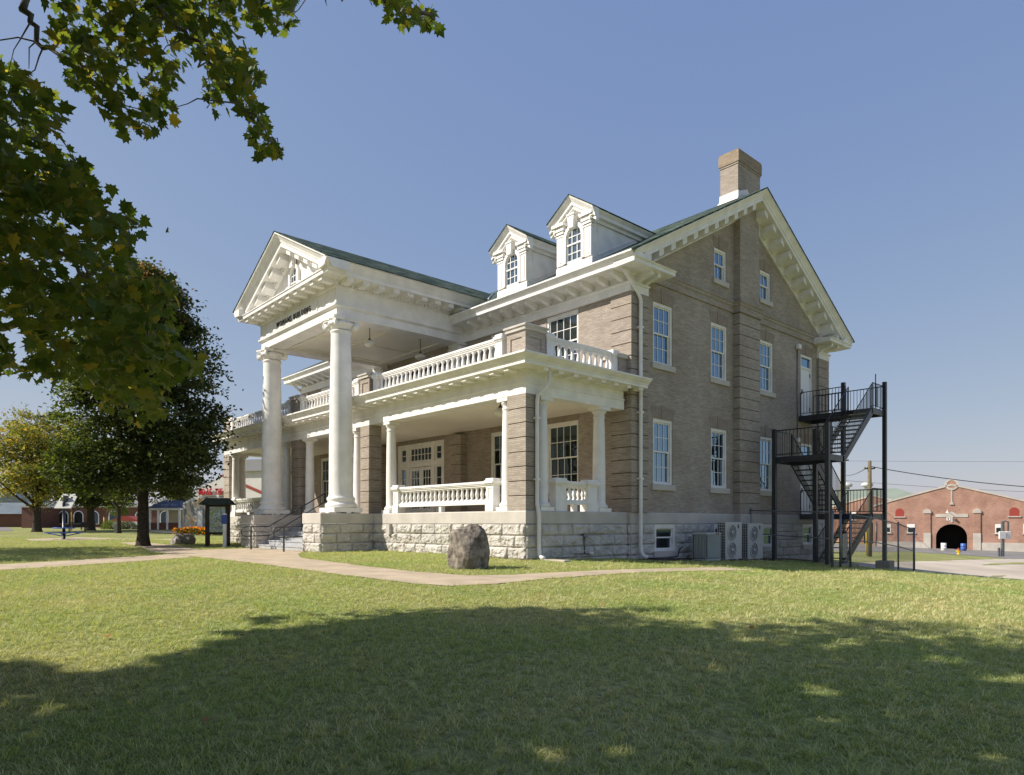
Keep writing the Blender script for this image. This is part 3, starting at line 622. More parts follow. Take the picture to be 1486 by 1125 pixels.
# big Ionic columns
def ionic():
    q = MB(); q.box(-.55, .55, -.55, .55, 0, .16)
    q.lathe([(.53,.16),(.555,.20),(.56,.26),(.53,.31),(.48,.33),(.47,.36),(.46,.40),(.485,.43),(.50,.47),(.49,.52),(.45,.55),(.44,.58),(.425,.64),(.42,1.2),(.415,2.2),(.40,3.4),(.38,4.6),(.36,5.7),(.35,6.3),(.35,6.36),(.38,6.39),(.38,6.43),(.355,6.45)], n=40)
    return q.mesh('portico_column', M['white'])
def ionic_cap():
    q = MB(); q.lathe([(.355,0),(.36,.10),(.40,.14),(.46,.20),(.44,.27),(.36,.3)], n=32)
    ab = []   # abacus with hollowed sides
    for k in range(4):
        a = k*math.pi/2; c, s = math.cos(a), math.sin(a)
        for x, y in ((-.44,-.50),(-.2,-.42),(0,-.40),(.2,-.42),(.44,-.50),(.50,-.44)): ab.append((x*c-y*s, x*s+y*c))
    q.prism(ab, 'z', .36, .43); q.prism([(x*.94, y*.94) for x, y in ab], 'z', .30, .362)
    for k in range(4):
        a = math.pi/4+k*math.pi/2; s0 = len(q.v)
        pts = []
        for j in range(26):   # volute spiral
            th = rad(100)-j*rad(26); r = .185*math.exp(-j*.08); pts.append((.50+r*math.cos(th), 0, .15+r*math.sin(th)))
        q.tube([(.20,0,.30),(.34,0,.33)]+pts, [.04]*2+[.042-.001*j for j in range(26)], 6)
        q.lathe([(.03,-.045),(.15,-.03),(.15,.03),(.03,.045)], (.50, 0, .15), 18, axis='y')
        q.lathe([(.0,-.09),(.04,-.08),(.05,-.04),(.05,.04),(.04,.08),(0,.09)], (.50, 0, .15), 10, axis='y')
        q.tr(Matrix.Rotation(a, 4, 'Z'), s0)
    for k in range(4):
        a = k*math.pi/2; q.lathe([(0,-.03),(.06,-.02),(.08,.02)], (.40*math.cos(a), .40*math.sin(a), .37), 8)
    for k in range(20):
        a = 2*math.pi*k/20; q.lathe([(.0,-.05),(.035,-.035),(.045,0),(.035,.04),(0,.05)], (.425*math.cos(a), .425*math.sin(a), .2), 6)
    return q.mesh('capital', M['white'])
cm1, cm2 = ionic(), ionic_cap()
for x in (-8.58, -14.58):
    c = link('portico_column', cm1, B, (x, -1.0, 1.40)); link('capital', cm2, c, (0, 0, 6.47))
q = MB()
for x in (-8.58, -14.58):
    for sx, sy in ((-.35,-.35),(.35,-.35),(-.35,.35),(.35,.35),(0,.45),(.45,0),(-.45,0),(0,-.45)): q.box(x+sx-.12, x+sx+.12, -1+sy-.09, -1+sy+.09, 1.36, 1.41)
q.build('column_bearing', M['white'], B)
# ================================================================== dormers
def dormer(xc):
    yd, w_, zb, zE, zA = 3.80, 1.50, 9.28, 10.98, 11.72; h = w_/2; s = 1
    q = MB()
    yb = lambda z: ymeet(z)+.1
    q.add([(-h,yd,zb),(h,yd,zb),(h,yd,zE),(0,yd,zA-.1),(-h,yd,zE)], [(0,1,2,3,4)])
    for x in (-h, h): q.add([(x,yd,zb),(x,yb(zE),zE),(x,yd,zE)], [(0,1,2)])
    q.box(-h-.05, h+.05, yd-.09, yd+.02, zb-.05, zb+.27)
    q.box(-h-.03, h+.03, yd-.06, yd+.02, zb+.27, zb+.33)
    for s in (-1, 1):   # pilasters, caps, cornice returns
        a, b = sorted((s*(h+.012), s*(h-.27)))
        q.box(a, b, yd-.10, yd+.02, zb+.33, zE-.42); q.box(a+.075, b-.075, yd-.115, yd-.095, zb+.42, zE-.5)
        for k, (z0, z1) in enumerate(((zE-.42, zE-.36), (zE-.34, zE-.24), (zE-.24, zE-.16))): q.box(a-.03*(k+1), b+.03*(k+1), yd-.12-.03*k, yd+.02, z0, z1)
        q.box(a-.12, b+.14, yd-.24, yd+.02, zE-.10, zE+.0); q.box(a-.06, b+.08, yd-.17, yd+.02, zE-.16, zE-.10)
        # cheek panel mouldings
        x = s*h; x2 = s*(h+.022)
        def strip(p0, p1, t=.03):
            (y0, z0), (y1, z1) = p0, p1; d = Vector((y1-y0, z1-z0)).normalized(); n = Vector((-d.y, d.x))*t
            q.hexa([(x,y0,z0),(x,y1,z1),(x,y1+n.x,z1+n.y),(x,y0+n.x,z0+n.y)], [(x2,y0,z0),(x2,y1,z1),(x2,y1+n.x,z1+n.y),(x2,y0+n.x,z0+n.y)])
        A_, B_, C_ = (yd+.25, zb+.42), (yd+.25, zE-.2), (yd+2.28, zE-.2)
        strip(A_, B_); strip(B_, C_); strip(C_, A_)
        q.box(min(x, x2), max(x, x2), yd, yd+.14, zb+.3, zE-.05)
    # eave mouldings along the cheeks and raking cornice on the front
    pr = [(.02,-.34),(.06,-.34),(.06,-.24),(.16,-.22),(.16,-.12),(.24,-.02),(.24,.0),(.02,.0)]
    q.hsweep(pr, [(h, yd-.2), (h, yb(zE)+.3)], zE+.06); q.hsweep(pr, [(-h, yb(zE)+.3), (-h, yd-.2)], zE+.06)
    sl = (zA-zE-.06)/(h+.26)
    rp = [(0,-.40),(.14,-.40),(.14,-.30),(.20,-.28),(.20,-.2),(.30,-.06),(.32,0),(0,0)]
    q.sweep(rp, [(-h-.26,yd,zE+.06),(0,yd,zA),(h+.26,yd,zE+.06)], [(0,-1,0)]*3, [(0,0,1)]*3)
    o = q.build('dormer', M['white'], B, (xc, 0, 0))
    r = MB()
    for s in (1, -1):
        A = [(s*(h+.27),yd-.34,zE+.06),(0,yd-.34,zA),(0,ymeet(zA)+.3,zA),(s*(h+.27),ymeet(zE)+.3,zE+.06)]
        r.hexa(A, [(a, b, c+.03) for a, b, c in A])
    r.build('dormer_roof', M['roof_x'], o)
    wo = link('window', dwa, o, (0, yd-.03, zb+.33)); link('pane', dwg, wo)
    k = MB(); k.prism([(-.10,.0),(.10,.0),(.145,.42),(-.145,.42)], 'y', -.2, .0); k.prism([(-.16,.40),(.16,.40),(.18,.46),(-.18,.46)], 'y', -.22, 0)
    k.build('keystone', M['white'], wo, (0, -.02, 1.06))
dwa, dwg = archwin(.68, 1.15, (M['white'], glass('glass_dormer', .36, (.02,.022,.025), .25)))
for x in (-1.66, -4.70): dormer(x)
# ================================================================== windows and doors
def sash_window(w_, h, cols, rt, rb, gm, sill=True, lint=True, cas=.085):
    q = MB(); r = w_/2
    q.box(-r, -r+cas, .03, .15, 0, h); q.box(r-cas, r, .03, .15, 0, h); q.box(-r+cas, r-cas, .03, .15, h-cas*1.25, h); q.box(-r+cas, r-cas, .025, .16, 0, .05)
    a, b, mid = -r+cas, r-cas, h*.5; zt = h-cas*1.25
    g = MB()
    for (z0, z1, y, rows) in ((mid-.02, zt, .075, rt), (.05, mid+.03, .115, rb)):
        s = .045
        q.box(a, a+s, y, y+.04, z0, z1); q.box(b-s, b, y, y+.04, z0, z1); q.box(a+s, b-s, y, y+.04, z0, z0+s*1.1); q.box(a+s, b-s, y, y+.04, z1-s, z1)
        for k in range(1, cols): x = a+s+(b-a-2*s)*k/cols; q.box(x-.011, x+.011, y+.005, y+.036, z0+s*1.1, z1-s)
        for k in range(1, rows): z = z0+s*1.1+(z1-z0-2.1*s)*k/rows; q.box(a+s, b-s, y+.007, y+.034, z-.011, z+.011)
        g.add([(a+s-.005,y+.025,z0+s),(b-s+.005,y+.025,z0+s),(b-s+.005,y+.025,z1-s+.005),(a+s-.005,y+.025,z1-s+.005)], [(0,1,2,3)])
    sm = lm = None
    if sill: k = MB(); k.bbox(-r-.11, r+.11, -.07, .12, -.19, -.002, .012); sm = k.mesh('sill', M['stonesm'])
    if lint:
        k = MB(); k.prism([(-r-.01,.004),(-.11,.004),(-.13,.39),(-r-.17,.39)], 'y', -.006, .1); k.prism([(.11,.004),(r+.01,.004),(r+.17,.39),(.13,.39)], 'y', -.006, .1)
        k.prism([(-.105,.003),(.105,.003),(.125,.46),(-.125,.46)], 'y', -.02, .1); lm = k.mesh('lintel', M['lintel'])
    return q.mesh('window', M['white']), g.mesh('pane', gm), sm, lm, h
def place(kit, loc, rz, doorlike=False):
    o = link('window', kit[0], B, loc, rz); link('pane', kit[1], o)
    if kit[2]: link('sill', kit[2], o)
    if kit[3]: link('lintel', kit[3], o, (0, 0, kit[4]))
k1 = sash_window(1.08, 2.17, 3, 2, 2, M['glass_side']); k2 = sash_window(1.08, 2.02, 3, 2, 2, M['glass_side'])
for c in (6.17, 9.62, 13.12): place(k1, (SX, c, 2.30), rad(90)); place(k2, (SX, c, 6.29), rad(90))
k3 = sash_window(.82, 1.14, 2, 1, 1, M['glass_side'], cas=.07)
for c in (9.70, 13.02): place(k3, (SX, c, 9.93), rad(90))
for c, w_ in ((6.24, 1.14), (9.70, .95), (13.25, 1.0), (16.7, 1.0)): place(sash_window(w_, .89, 1, 1, 1, M['glass'], lint=False, cas=.1), (SX+.05, c, .09), rad(90))
k4 = sash_window(1.53, 2.48, 4, 2, 2, M['glass']); k5 = sash_window(1.53, 2.02, 4, 2, 2, M['glass'], lint=False)
for c in fx_up: place(k4, (c, FY, 2.05), 0); place(k5, (c, FY, 6.30), 0)
k6 = sash_window(1.0, 1.9, 3, 2, 2, M['glass'], lint=False)
for c in fx_mid: place(k6, (c, FY, 6.30), 0)
def exit_door(h, z, trans):
    q = MB(); r = .54; q.box(-r, -r+.09, .02, .16, 0, h); q.box(r-.09, r, .02, .16, 0, h); q.box(-r+.09, r-.09, .02, .16, h-.1, h); q.box(-r+.09, r-.09, .02, .16, trans-.04, trans+.04)
    o = q.build('door_frame', M['white'], B, (SX, 16.62, z), rad(90))
    q = MB(); q.box(-r+.09, r-.09, .06, .12, 0, trans-.04); d = q.build('door', M['door'], o)
    q = MB(); q.box(-.39, -.33, -.0, .06, .92, 1.12); q.tube([(-.36,.01,1.02),(-.26,-.005,1.02)], .018, 6)
    for zz in (.25, trans-.35): q.box(.40, .45, .03, .065, zz, zz+.16)
    q.build('handle', M['galv'], d)
    q = MB(); q.add([(-r+.09,.1,trans+.04),(r-.09,.1,trans+.04),(r-.09,.1,h-.1),(-r+.09,.1,h-.1)], [(0,1,2,3)]); q.build('pane', M['glass_side'], o)
    k = MB(); k.prism([(-r-.01,.004),(-.11,.004),(-.13,.39),(-r-.17,.39)], 'y', -.006, .1); k.prism([(.11,.004),(r+.01,.004),(r+.17,.39),(.13,.39)], 'y', -.006, .1); k.prism([(-.105,.003),(.105,.003),(.125,.46),(-.125,.46)], 'y', -.02, .1)
    k.build('lintel', M['lintel'], o, (0, 0, h))
exit_door(2.62, 5.67, 2.08); exit_door(3.04, 1.42, 2.3)
# entrance: double doors, sidelights, transoms
q = MB(); g = MB(); a, b, H = -13.3+11.525, -9.75+11.525, 3.18
q.box(a, a+.16, -.02, .16, 0, H); q.box(b-.16, b, -.02, .16, 0, H); q.box(a+.16, b-.16, -.02, .16, H-.16, H); q.box(a+.16, b-.16, -.024, .16, 2.14, 2.34)
for x in (-.98, .98): q.box(x-.11, x+.11, -.03, .16, 0, H-.16)
def lights(x0, x1, z0, z1, c, r):
    q.box(x0, x0+.09, .03, .12, z0, z1); q.box(x1-.09, x1, .03, .12, z0, z1); q.box(x0+.09, x1-.09, .03, .12, z0, z0+.09); q.box(x0+.09, x1-.09, .03, .12, z1-.07, z1)
    for k in range(1, c): x = x0+.09+(x1-x0-.18)*k/c; q.box(x-.014, x+.014, .04, .1, z0+.09, z1-.07)
    for k in range(1, r): z = z0+.09+(z1-z0-.16)*k/r; q.box(x0+.09, x1-.09, .042, .098, z-.014, z+.014)
    g.add([(x0+.08,.075,z0+.08),(x1-.08,.075,z0+.08),(x1-.08,.075,z1-.06),(x0+.08,.075,z1-.06)], [(0,1,2,3)])
lights(-.87, .87, 2.34, H-.16, 6, 2)
for s in (-1, 1):
    x0, x1 = sorted((s*1.09, s*1.615)); lights(x0, x1, 2.34, H-.16, 1, 2); lights(x0, x1, .62, 2.14, 1, 3); q.box(x0, x1, .05, .12, 0, .62)
ent = q.build('entrance_surround', M['white'], B, (-11.525, FY, 1.37)); g.build('pane', M['glass'], ent)
for s in (-1, 1):
    q = MB(); x0, x1 = sorted((s*.01, s*.86)); q.box(x0, x0+.14, .04, .1, 0, 2.12); q.box(x1-.14, x1, .04, .1, 0, 2.12); q.box(x0+.14, x1-.14, .04, .1, 0, .3); q.box(x0+.14, x1-.14, .04, .1, 1.98, 2.12)
    w_ = x1-x0-.28
    for k in (1, 2): x = x0+.14+w_*k/3; q.box(x-.016, x+.016, .045, .095, .3, 1.98)
    for k in range(1, 5): z = .3+1.68*k/5; q.box(x0+.14, x1-.14, .047, .093, z-.016, z+.016)
    d = q.build('door', M['white'], ent)
    k = MB(); k.add([(x0+.13,.07,.29),(x1-.13,.07,.29),(x1-.13,.07,1.99),(x0+.13,.07,1.99)], [(0,1,2,3)]); k.build('pane', M['glass'], d)
    k = MB(); k.tube([(s*.075,.04,.95),(s*.075,-.03,.97),(s*.075,-.03,1.15),(s*.075,.04,1.17)], .013, 6); k.build('handle', M['bronze'], d)
q = MB(); lights(-1.05, 1.05, 0, 2.6, 4, 4); q.build('balcony_door', M['white'], B, (-11.55, FY, 5.6))
# terracotta lintel course over the entrance
q = MB()
for k in range(9): x = -13.3+k*.395; q.box(x+.008, x+.387, FY-.012, FY+.1, 4.555, 4.73)
q.build('lintel', M['lintel'], B)
# ---- downspouts, wall fittings
def pipe(pts, r=.062): q = MB(); q.tube(pts, r, 10); return q
q = pipe([(.30,3.85,8.93),(.30,3.92,8.82),(.30,4.55,8.32),(.30,4.71,8.1),(.30,4.71,.35),(.32,4.71,.1),(.42,4.71,-.03),(.55,4.71,-.06)])
for z in (2.4, 4.5, 7.2): q.box(.2, .37, 4.63, 4.79, z, z+.05)
q.build('downspout', M['white'], B)
q = pipe([(.30,.62,5.27),(.28,.62,4.9),(.22,.5,4.72),(.10,.38,4.58),(.075,.36,4.4),(.075,.36,1.55),(.12,.36,1.36),(.15,.36,1.2),(.15,.36,.32),(.17,.36,.13),(.27,.36,.06),(.36,.36,.05)], .058)
for z in (2.2, 3.9): q.box(-.0, .14, .29, .43, z, z+.05)
q.build('downspout', M['white'], B)
pipe([(-23.3,3.85,8.93),(-23.3,3.9,8.8),(-23.3,4.45,8.4),(-23.3,4.5,8.2),(-23.3,4.5,5.6)]).build('downspout', M['white'], B)
q = MB(); q.tube([(SX+.03,15.72,8.5),(SX+.03,15.72,4.6)], .022, 6); q.build('conduit', M['galv'], B)
q = MB(); q.bbox(SX, SX+.17, 15.6, 15.84, 8.42, 8.62, .03); q.build('wall_light', M['white'], B)
q = MB(); q.bbox(SX, SX+.15, 15.63, 15.83, 4.46, 4.64, .03); q.build('wall_light', M['white'], B)
q = MB(); q.tube([(.06,2.33,.66),(.06,2.33,.12)], .022, 6); q.box(.03, .12, 2.24, 2.42, .60, .7); q.tube([(.06,1.9,.12),(.06,2.5,.10)], .018, 6); q.build('water_pipe', M['galv'], B)
q = MB(); q.tube([(.05,2.55,.12),(.18,2.58,.1)], .05, 8); q.build('vent_pipe', M['white'], B)
q = MB(); q.box(-6.95, -6.75, -.14, -.02, .62, .98); q.build('wall_box', M['stonesm'], B)
# ================================================================== ground, paths, lot
def groundmat():
    m = bpy.data.materials.new('lawn'); m.use_nodes = True; t = m.node_tree; b = t.nodes['Principled BSDF']; N = t.nodes.new; K = t.links.new
    b.inputs['Roughness'].default_value = .95; b.inputs['Specular IOR Level'].default_value = .05
    tc = N('ShaderNodeTexCoord')
    def noise(s, d=6): n = N('ShaderNodeTexNoise'); n.inputs['Scale'].default_value = s; n.inputs['Detail'].default_value = d; K(tc.outputs['Object'], n.inputs['Vector']); return n
    def ramp(n, p0, c0, p1, c1):
        r = N('ShaderNodeValToRGB'); e = r.color_ramp.elements; e[0].position, e[1].position = p0, p1; e[0].color = (*c0, 1); e[1].color = (*c1, 1); K(n.outputs['Fac'], r.inputs['Fac']); return r
    r1 = ramp(noise(.35), .35, LAWN[0], .65, LAWN[1]); r2 = ramp(noise(14, 3), .3, (.55,.55,.5), .7, (1.25,1.2,1.1))
    mx = N('ShaderNodeMix'); mx.data_type = 'RGBA'; mx.blend_type = 'MULTIPLY'; mx.inputs[0].default_value = 1; K(r1.outputs[0], mx.inputs[6]); K(r2.outputs[0], mx.inputs[7])
    at_ = N('ShaderNodeAttribute'); at_.attribute_name = 'soil'
    n3 = noise(3.5, 5); mr = N('ShaderNodeMath'); mr.operation = 'MULTIPLY_ADD'; K(n3.outputs['Fac'], mr.inputs[0]); mr.inputs[1].default_value = 1.2; mr.inputs[2].default_value = -.6
    ad = N('ShaderNodeMath'); ad.operation = 'ADD'; ad.use_clamp = True; K(mr.outputs[0], ad.inputs[0]); K(at_.outputs['Fac'], ad.inputs[1])
    st = N('ShaderNodeMapRange'); st.interpolation_type = 'SMOOTHSTEP'; st.inputs['From Min'].default_value = .35; st.inputs['From Max'].default_value = .65; K(ad.outputs[0], st.inputs['Value'])
    r4 = ramp(noise(5), .3, (.10,.07,.045), .7, (.19,.135,.085))
    m2 = N('ShaderNodeMix'); m2.data_type = 'RGBA'; K(st.outputs[0], m2.inputs[0]); K(mx.outputs[2], m2.inputs[6]); K(r4.outputs[0], m2.inputs[7]); K(m2.outputs[2], b.inputs['Base Color'])
    bp = N('ShaderNodeBump'); bp.inputs['Strength'].default_value = .9; bp.inputs['Distance'].default_value = .05; K(noise(22, 4).outputs['Fac'], bp.inputs['Height']); K(bp.outputs['Normal'], b.inputs['Normal'])
    return m
LAWN = ((.25,.29,.11), (.36,.36,.17))
M['lawn'] = groundmat()
rr = np.concatenate([[0], np.geomspace(.8, 90, 120), np.geomspace(95, 1800, 26)]); na = 260
A_ = np.linspace(0, 2*np.pi, na, endpoint=False)
X = (13.793-6+rr[:, None]*np.cos(A_)); Y = (-12.927+5+rr[:, None]*np.sin(A_)); Z = tz(X, Y)
Rr = rr[:, None]+0*X; Z = np.where(Rr > 500, Z*1.0, Z)
V = np.stack([X, Y, Z], -1).reshape(-1, 3); i, j = np.meshgrid(np.arange(len(rr)-1), np.arange(na), indexing='ij'); k = i*na+j; k2 = i*na+(j+1) % na
F = np.stack([k, k2, k2+na, k+na], -1).reshape(-1, 4)
gm = np_mesh('ground', V, F, M['lawn'], smooth=True)
soil = np.zeros(len(V)); vx, vy = V[:, 0], V[:, 1]
soil = np.maximum(soil, np.clip(1.15-np.abs(vx-.8)/1.1, 0, 1)*(vy > 3.5)*(vy < 19)); soil = np.maximum(soil, np.clip(1-np.abs(vy+.12)/.28, 0, 1)*(vx > -23)*(vx < .3)*.9)
soil = np.maximum(soil, np.clip(1.2-np.hypot(vx-1.9, vy-15)/2.6, 0, 1))
at_ = gm.attributes.new('soil', 'FLOAT', 'POINT'); at_.data.foreach_set('value', soil.astype('f'))
tag(link('ground', gm), kind='structure')
def sheet(name, poly, m, dz=.012, step=.35, rough=.0):
    "polygon laid on the terrain: triangulated grid clipped to the polygon"
    import bmesh
    bm = bmesh.new(); vs = [bm.verts.new((x, y, 0)) for x, y in poly]; bm.faces.new(vs)
    bmesh.ops.triangulate(bm, faces=bm.faces)
    xs = [p[0] for p in poly]; ys = [p[1] for p in poly]
    for ax, lo, hi in ((0, min(xs), max(xs)), (1, min(ys), max(ys))):
        n = min(160, max(1, int((hi-lo)/step)))
        for q in range(1, n):
            c = lo+(hi-lo)*q/n; co = [0, 0, 0]; no = [0, 0, 0]; co[ax] = c; no[ax] = 1
            bmesh.ops.bisect_plane(bm, geom=bm.verts[:]+bm.edges[:]+bm.faces[:], plane_co=co, plane_no=no)
    co = np.array([v.co[:] for v in bm.verts]); zz = tz(co[:, 0], co[:, 1])+dz
    for v, z in zip(bm.verts, zz): v.co.z = z
    bmesh.ops.recalc_face_normals(bm, faces=bm.faces)
    me = bpy.data.meshes.new(name); bm.to_mesh(me); bm.free(); me.materials.append(m); uvbox(me)
    if sum(p.normal.z for p in me.polygons) < 0: me.flip_normals()
    for p in me.polygons: p.use_smooth = True
    return link(name, me)
def jag(poly, amp=.05, step=.3):
    out = []; n = len(poly)
    for q in range(n):
        a, b = np.array(poly[q]), np.array(poly[(q+1) % n]); L = np.linalg.norm(b-a); m_ = max(1, int(L/step))
        for s in range(m_):
            p = a+(b-a)*s/m_; out.append(tuple(p+(RNG.normal(0, amp, 2) if s else 0)))
    return out
M['path'] = mat('old_concrete_path', (.46,.375,.27), .9, .1, var=.13, vscale=1.6, bump=.15, bscale=35)
PATH_FRONT = [(-7.3,-3.2),(-4.9,-4.16),(-.93,-4.55),(1.5,-4.55),(2.84,-4.25),(3.3,-3.4),(3.42,-1.5),(3.55,1.2),(3.55,4.2),(4.45,4.2),(4.3,1.4),(4.22,-1.1),(4.2,-3.25),(4.25,-4.7),(3.97,-5.55),(3.2,-5.83),(1,-6.0),(-2.6,-5.95),(-7.2,-5.87),(-13.9,-5.9),(-13.9,-1.95),(-9.25,-1.95),(-8.9,-2.3)]
PATH_LEFT = [(-8.6,-5.93),(-7.6,-7.8),(-6.92,-9.55),(-6.5,-11.3),(-6.3,-14.5),(-8.8,-14.5),(-9.1,-10.8),(-9.8,-8.7),(-10.9,-6.4),(-11.6,-5.93)]
PATH_PARK = [(-13.91,-5.8),(-13.91,-4.1),(-20,-3.35),(-27,-3.0),(-27,-4.0),(-20,-4.9)]
PATH_FAR = [(-36,-6.8),(-41,-6.4),(-43,-3),(-37,-1),(-33,.6),(-26.6,-.0),(-26.6,-.9),(-34,-.6),(-36,-2.5)]
tag(sheet('footpath', jag(PATH_FRONT, .02), M['path']), kind='structure'); tag(sheet('footpath', jag(PATH_LEFT, .03), M['path'], .014), kind='structure')
tag(sheet('footpath', jag(PATH_PARK, .03), M['path'], .016), kind='structure'); tag(sheet('footpath', jag(PATH_FAR, .03), M['path'], .012), kind='structure')
M['lot'] = mat('pale_concrete_lot', (.48,.42,.34), .9, .1, var=.14, vscale=.35, bump=.1, bscale=12)
M['asphalt'] = mat('worn_asphalt', (.22,.21,.20), .9, .1, var=.12, vscale=.3)
def T(x, y):
    "point of the terrain seen at a pixel of the photograph (for laying out ground edges)"
    r = _R*(x-743)/1000+_F+np.array([0, 0, (760-y)/1000]); ts = np.concatenate([np.arange(3, 60, .1), np.arange(60, 260, .5)])
    p = _C+ts[:, None]*r; g = p[:, 2]-tz(p[:, 0], p[:, 1]); k = np.argmax(g < 0); return (p[k, 0], p[k, 1])
LOT = [T(1305,826.5),T(1340,829.5),T(1400,834.5),T(1486,842.3),T(1560,848),T(1700,856),T(1800,826),T(1600,811.5),T(1486,811),T(1452,811.8),T(1400,813.2),T(1317,815.5),T(1250,817),(-2,25),(-.6,22.5)]
tag(sheet('parking_lot', jag(LOT, .08, .6), M['lot'], .015, .7), kind='structure')
tag(sheet('grass_patch', jag([T(1424,821),T(1445,818),T(1475,816.8),T(1530,817.5),T(1530,819),T(1470,819.6)], .15, .8), M['lawn'], .03, .7), kind='structure')
tag(sheet('grass_patch', jag([T(1438,837.5),T(1452,836),T(1462,836.2),T(1455,838.5)], .1, .5), M['lawn'], .03, .5), kind='structure')
ROAD = [T(1200,800),T(1316,800.4),T(1400,806),T(1470,812),T(1560,812),T(1700,808),T(1620,797),T(1486,797.5),T(1316,792.5),T(1200,789)]
tag(sheet('road', ROAD, M['asphalt'], .02, 1.5), kind='structure')
ASP = [(-83,-14),(-83,-2.5),(-100,-1),(-135,2),(-150,-40),(-100,-60)]
tag(sheet('asphalt_lot', ASP, M['asphalt'], .03, 3), kind='structure')
tag(sheet('footpath', jag([(-60,6.5),(-43.5,6.2),(-43,4.9),(-60,4.6)], .05), M['path'], .014), kind='structure')
tag(sheet('footpath', jag([(-104,9),(-86,13.5),(-70,13),(-70,11.2),(-85,11.5),(-103,6.5)], .1, 1), M['path'], .03, 1), kind='structure')
# ---- grass blades (geometry-node instances of small tufts)
def blade_mat():
    m = leafmat('grass_blades', [(0,(.17,.24,.06)),(.4,(.32,.39,.13)),(.75,(.45,.47,.21)),(1,(.66,.60,.40))], .25, .6)
    t = m.node_tree; N = t.nodes.new; K = t.links.new; b = t.nodes['Principled BSDF']; rp = next(n for n in t.nodes if n.type == 'VALTORGB')
    oi = N('ShaderNodeObjectInfo'); n1 = N('ShaderNodeTexNoise'); n1.inputs['Scale'].default_value = .55; n1.inputs['Detail'].default_value = 5; K(oi.outputs['Location'], n1.inputs['Vector'])
    cr = N('ShaderNodeValToRGB'); e = cr.color_ramp.elements; e[0].position = .36; e[0].color = (.78,.95,.74,1); e[1].position = .64; e[1].color = (1.24,1.10,1.24,1); K(n1.outputs['Fac'], cr.inputs['Fac'])
    mx = N('ShaderNodeMix'); mx.data_type = 'RGBA'; mx.blend_type = 'MULTIPLY'; mx.inputs[0].default_value = 1; K(rp.outputs['Color'], mx.inputs[6]); K(cr.outputs['Color'], mx.inputs[7]); K(mx.outputs[2], b.inputs['Base Color'])
    return m
M['blade'] = blade_mat()
def tuft(name, n, spread, hmin, hmax, wd):
    V = []; F = []
    for _ in range(n):
        a = RNG.uniform(0, 2*np.pi); r = spread*np.sqrt(RNG.random()); x, y = r*np.cos(a), r*np.sin(a)
        h = RNG.uniform(hmin, hmax); d = RNG.uniform(0, 2*np.pi); ln = h*RNG.uniform(.4, 1.9); c, s = np.cos(d), np.sin(d); w_ = wd*RNG.uniform(.7, 1.3)
        o = len(V); V += [(x-s*w_, y+c*w_, -.01), (x+s*w_, y-c*w_, -.01), (x+c*ln*.4+s*w_*.7, y+s*ln*.4-c*w_*.7, h*.6), (x+c*ln*.4-s*w_*.7, y+s*ln*.4+c*w_*.7, h*.6), (x+c*ln, y+s*ln, h)]
        F += [(o, o+1, o+2, o+3), (o+3, o+2, o+4, o+4)]
    me = bpy.data.meshes.new(name); me.from_pydata(V, [], [f if f[2] != f[3] else f[:3] for f in F]); me.materials.append(M['blade']); return me
tufts = [tuft('grass_tuft', 24, .085, .02, .05, .0036), tuft('grass_tuft', 28, .10, .015, .04, .004), tuft('grass_tuft', 24, .09, .02, .06, .0034), tuft('grass_tuft', 24, .09, .02, .05, .0032), tuft('grass_tuft', 9, .05, .04, .10, .0042)]
def scatter():
    pts = []
    for d0, d1, dens in ((2.2, 5, 260), (5, 8, 190), (8, 12, 190), (12, 18, 150), (18, 28, 90), (28, 48, 34)):
        w0 = .82*d1+1.0; n = int(dens*(d1-d0)*2*w0)
        f = RNG.uniform(d0, d1, n); r = RNG.uniform(-w0, w0, n); k = np.abs(r) < .82*f+1.0; f, r = f[k], r[k]
        x = _C[0]+r*_R[0]+f*_F[0]; y = _C[1]+r*_R[1]+f*_F[1]; pts.append(np.stack([x, y, f], 1))
    P = np.concatenate(pts); x, y = P[:, 0], P[:, 1]; bad = np.zeros(len(P), bool)
    for poly in (PATH_FRONT, PATH_LEFT, PATH_PARK, PATH_FAR, LOT): bad |= in_poly(x, y, poly)
    bad |= (x > -23.2) & (x < .08) & (y > -.07); bad |= (y > 4) & (y < 19) & (x < 1.3+.5*vnoise(x*1.3, y*1.3)-.2) & (x > -23)
    for a, b in ((-9.45, -7.9), (-15.25, -13.7)): bad |= (x > a) & (x < b) & (y > -2.15) & (y < 0)
    bad |= np.hypot(x-1.9, y-15) < 2.0+vnoise(x*2, y*2)
    bad |= vnoise(x*.8, y*.8, seed=3)*.6+vnoise(x*3.1, y*3.1, seed=4)*.4 < .12
    P = P[~bad]; return np.stack([P[:, 0], P[:, 1], tz(P[:, 0], P[:, 1])-.004], 1), P[:, 2]
GP, GD = scatter()
gme = bpy.data.meshes.new('grass'); gme.vertices.add(len(GP)); gme.vertices.foreach_set('co', GP.astype('f').ravel())
ga = gme.attributes.new('gscale', 'FLOAT', 'POINT'); ga.data.foreach_set('value', (np.interp(GD, [3, 8, 16, 30, 48], [.75, .75, .8, .85, 1.0])*RNG.uniform(.75, 1.25, len(GD))).astype('f'))
gr = link('grass', gme); tag(gr, 'short mown lawn grass covering the ground in front of the building', 'grass', kind='stuff')
ng = bpy.data.node_groups.new('grass_tufts', 'GeometryNodeTree'); ng.interface.new_socket('Geometry', in_out='INPUT', socket_type='NodeSocketGeometry'); ng.interface.new_socket('Geometry', in_out='OUTPUT', socket_type='NodeSocketGeometry')
N = ng.nodes.new; K = ng.links.new; gi, go = N('NodeGroupInput'), N('NodeGroupOutput'); ip = N('GeometryNodeInstanceOnPoints'); jn = N('GeometryNodeJoinGeometry')
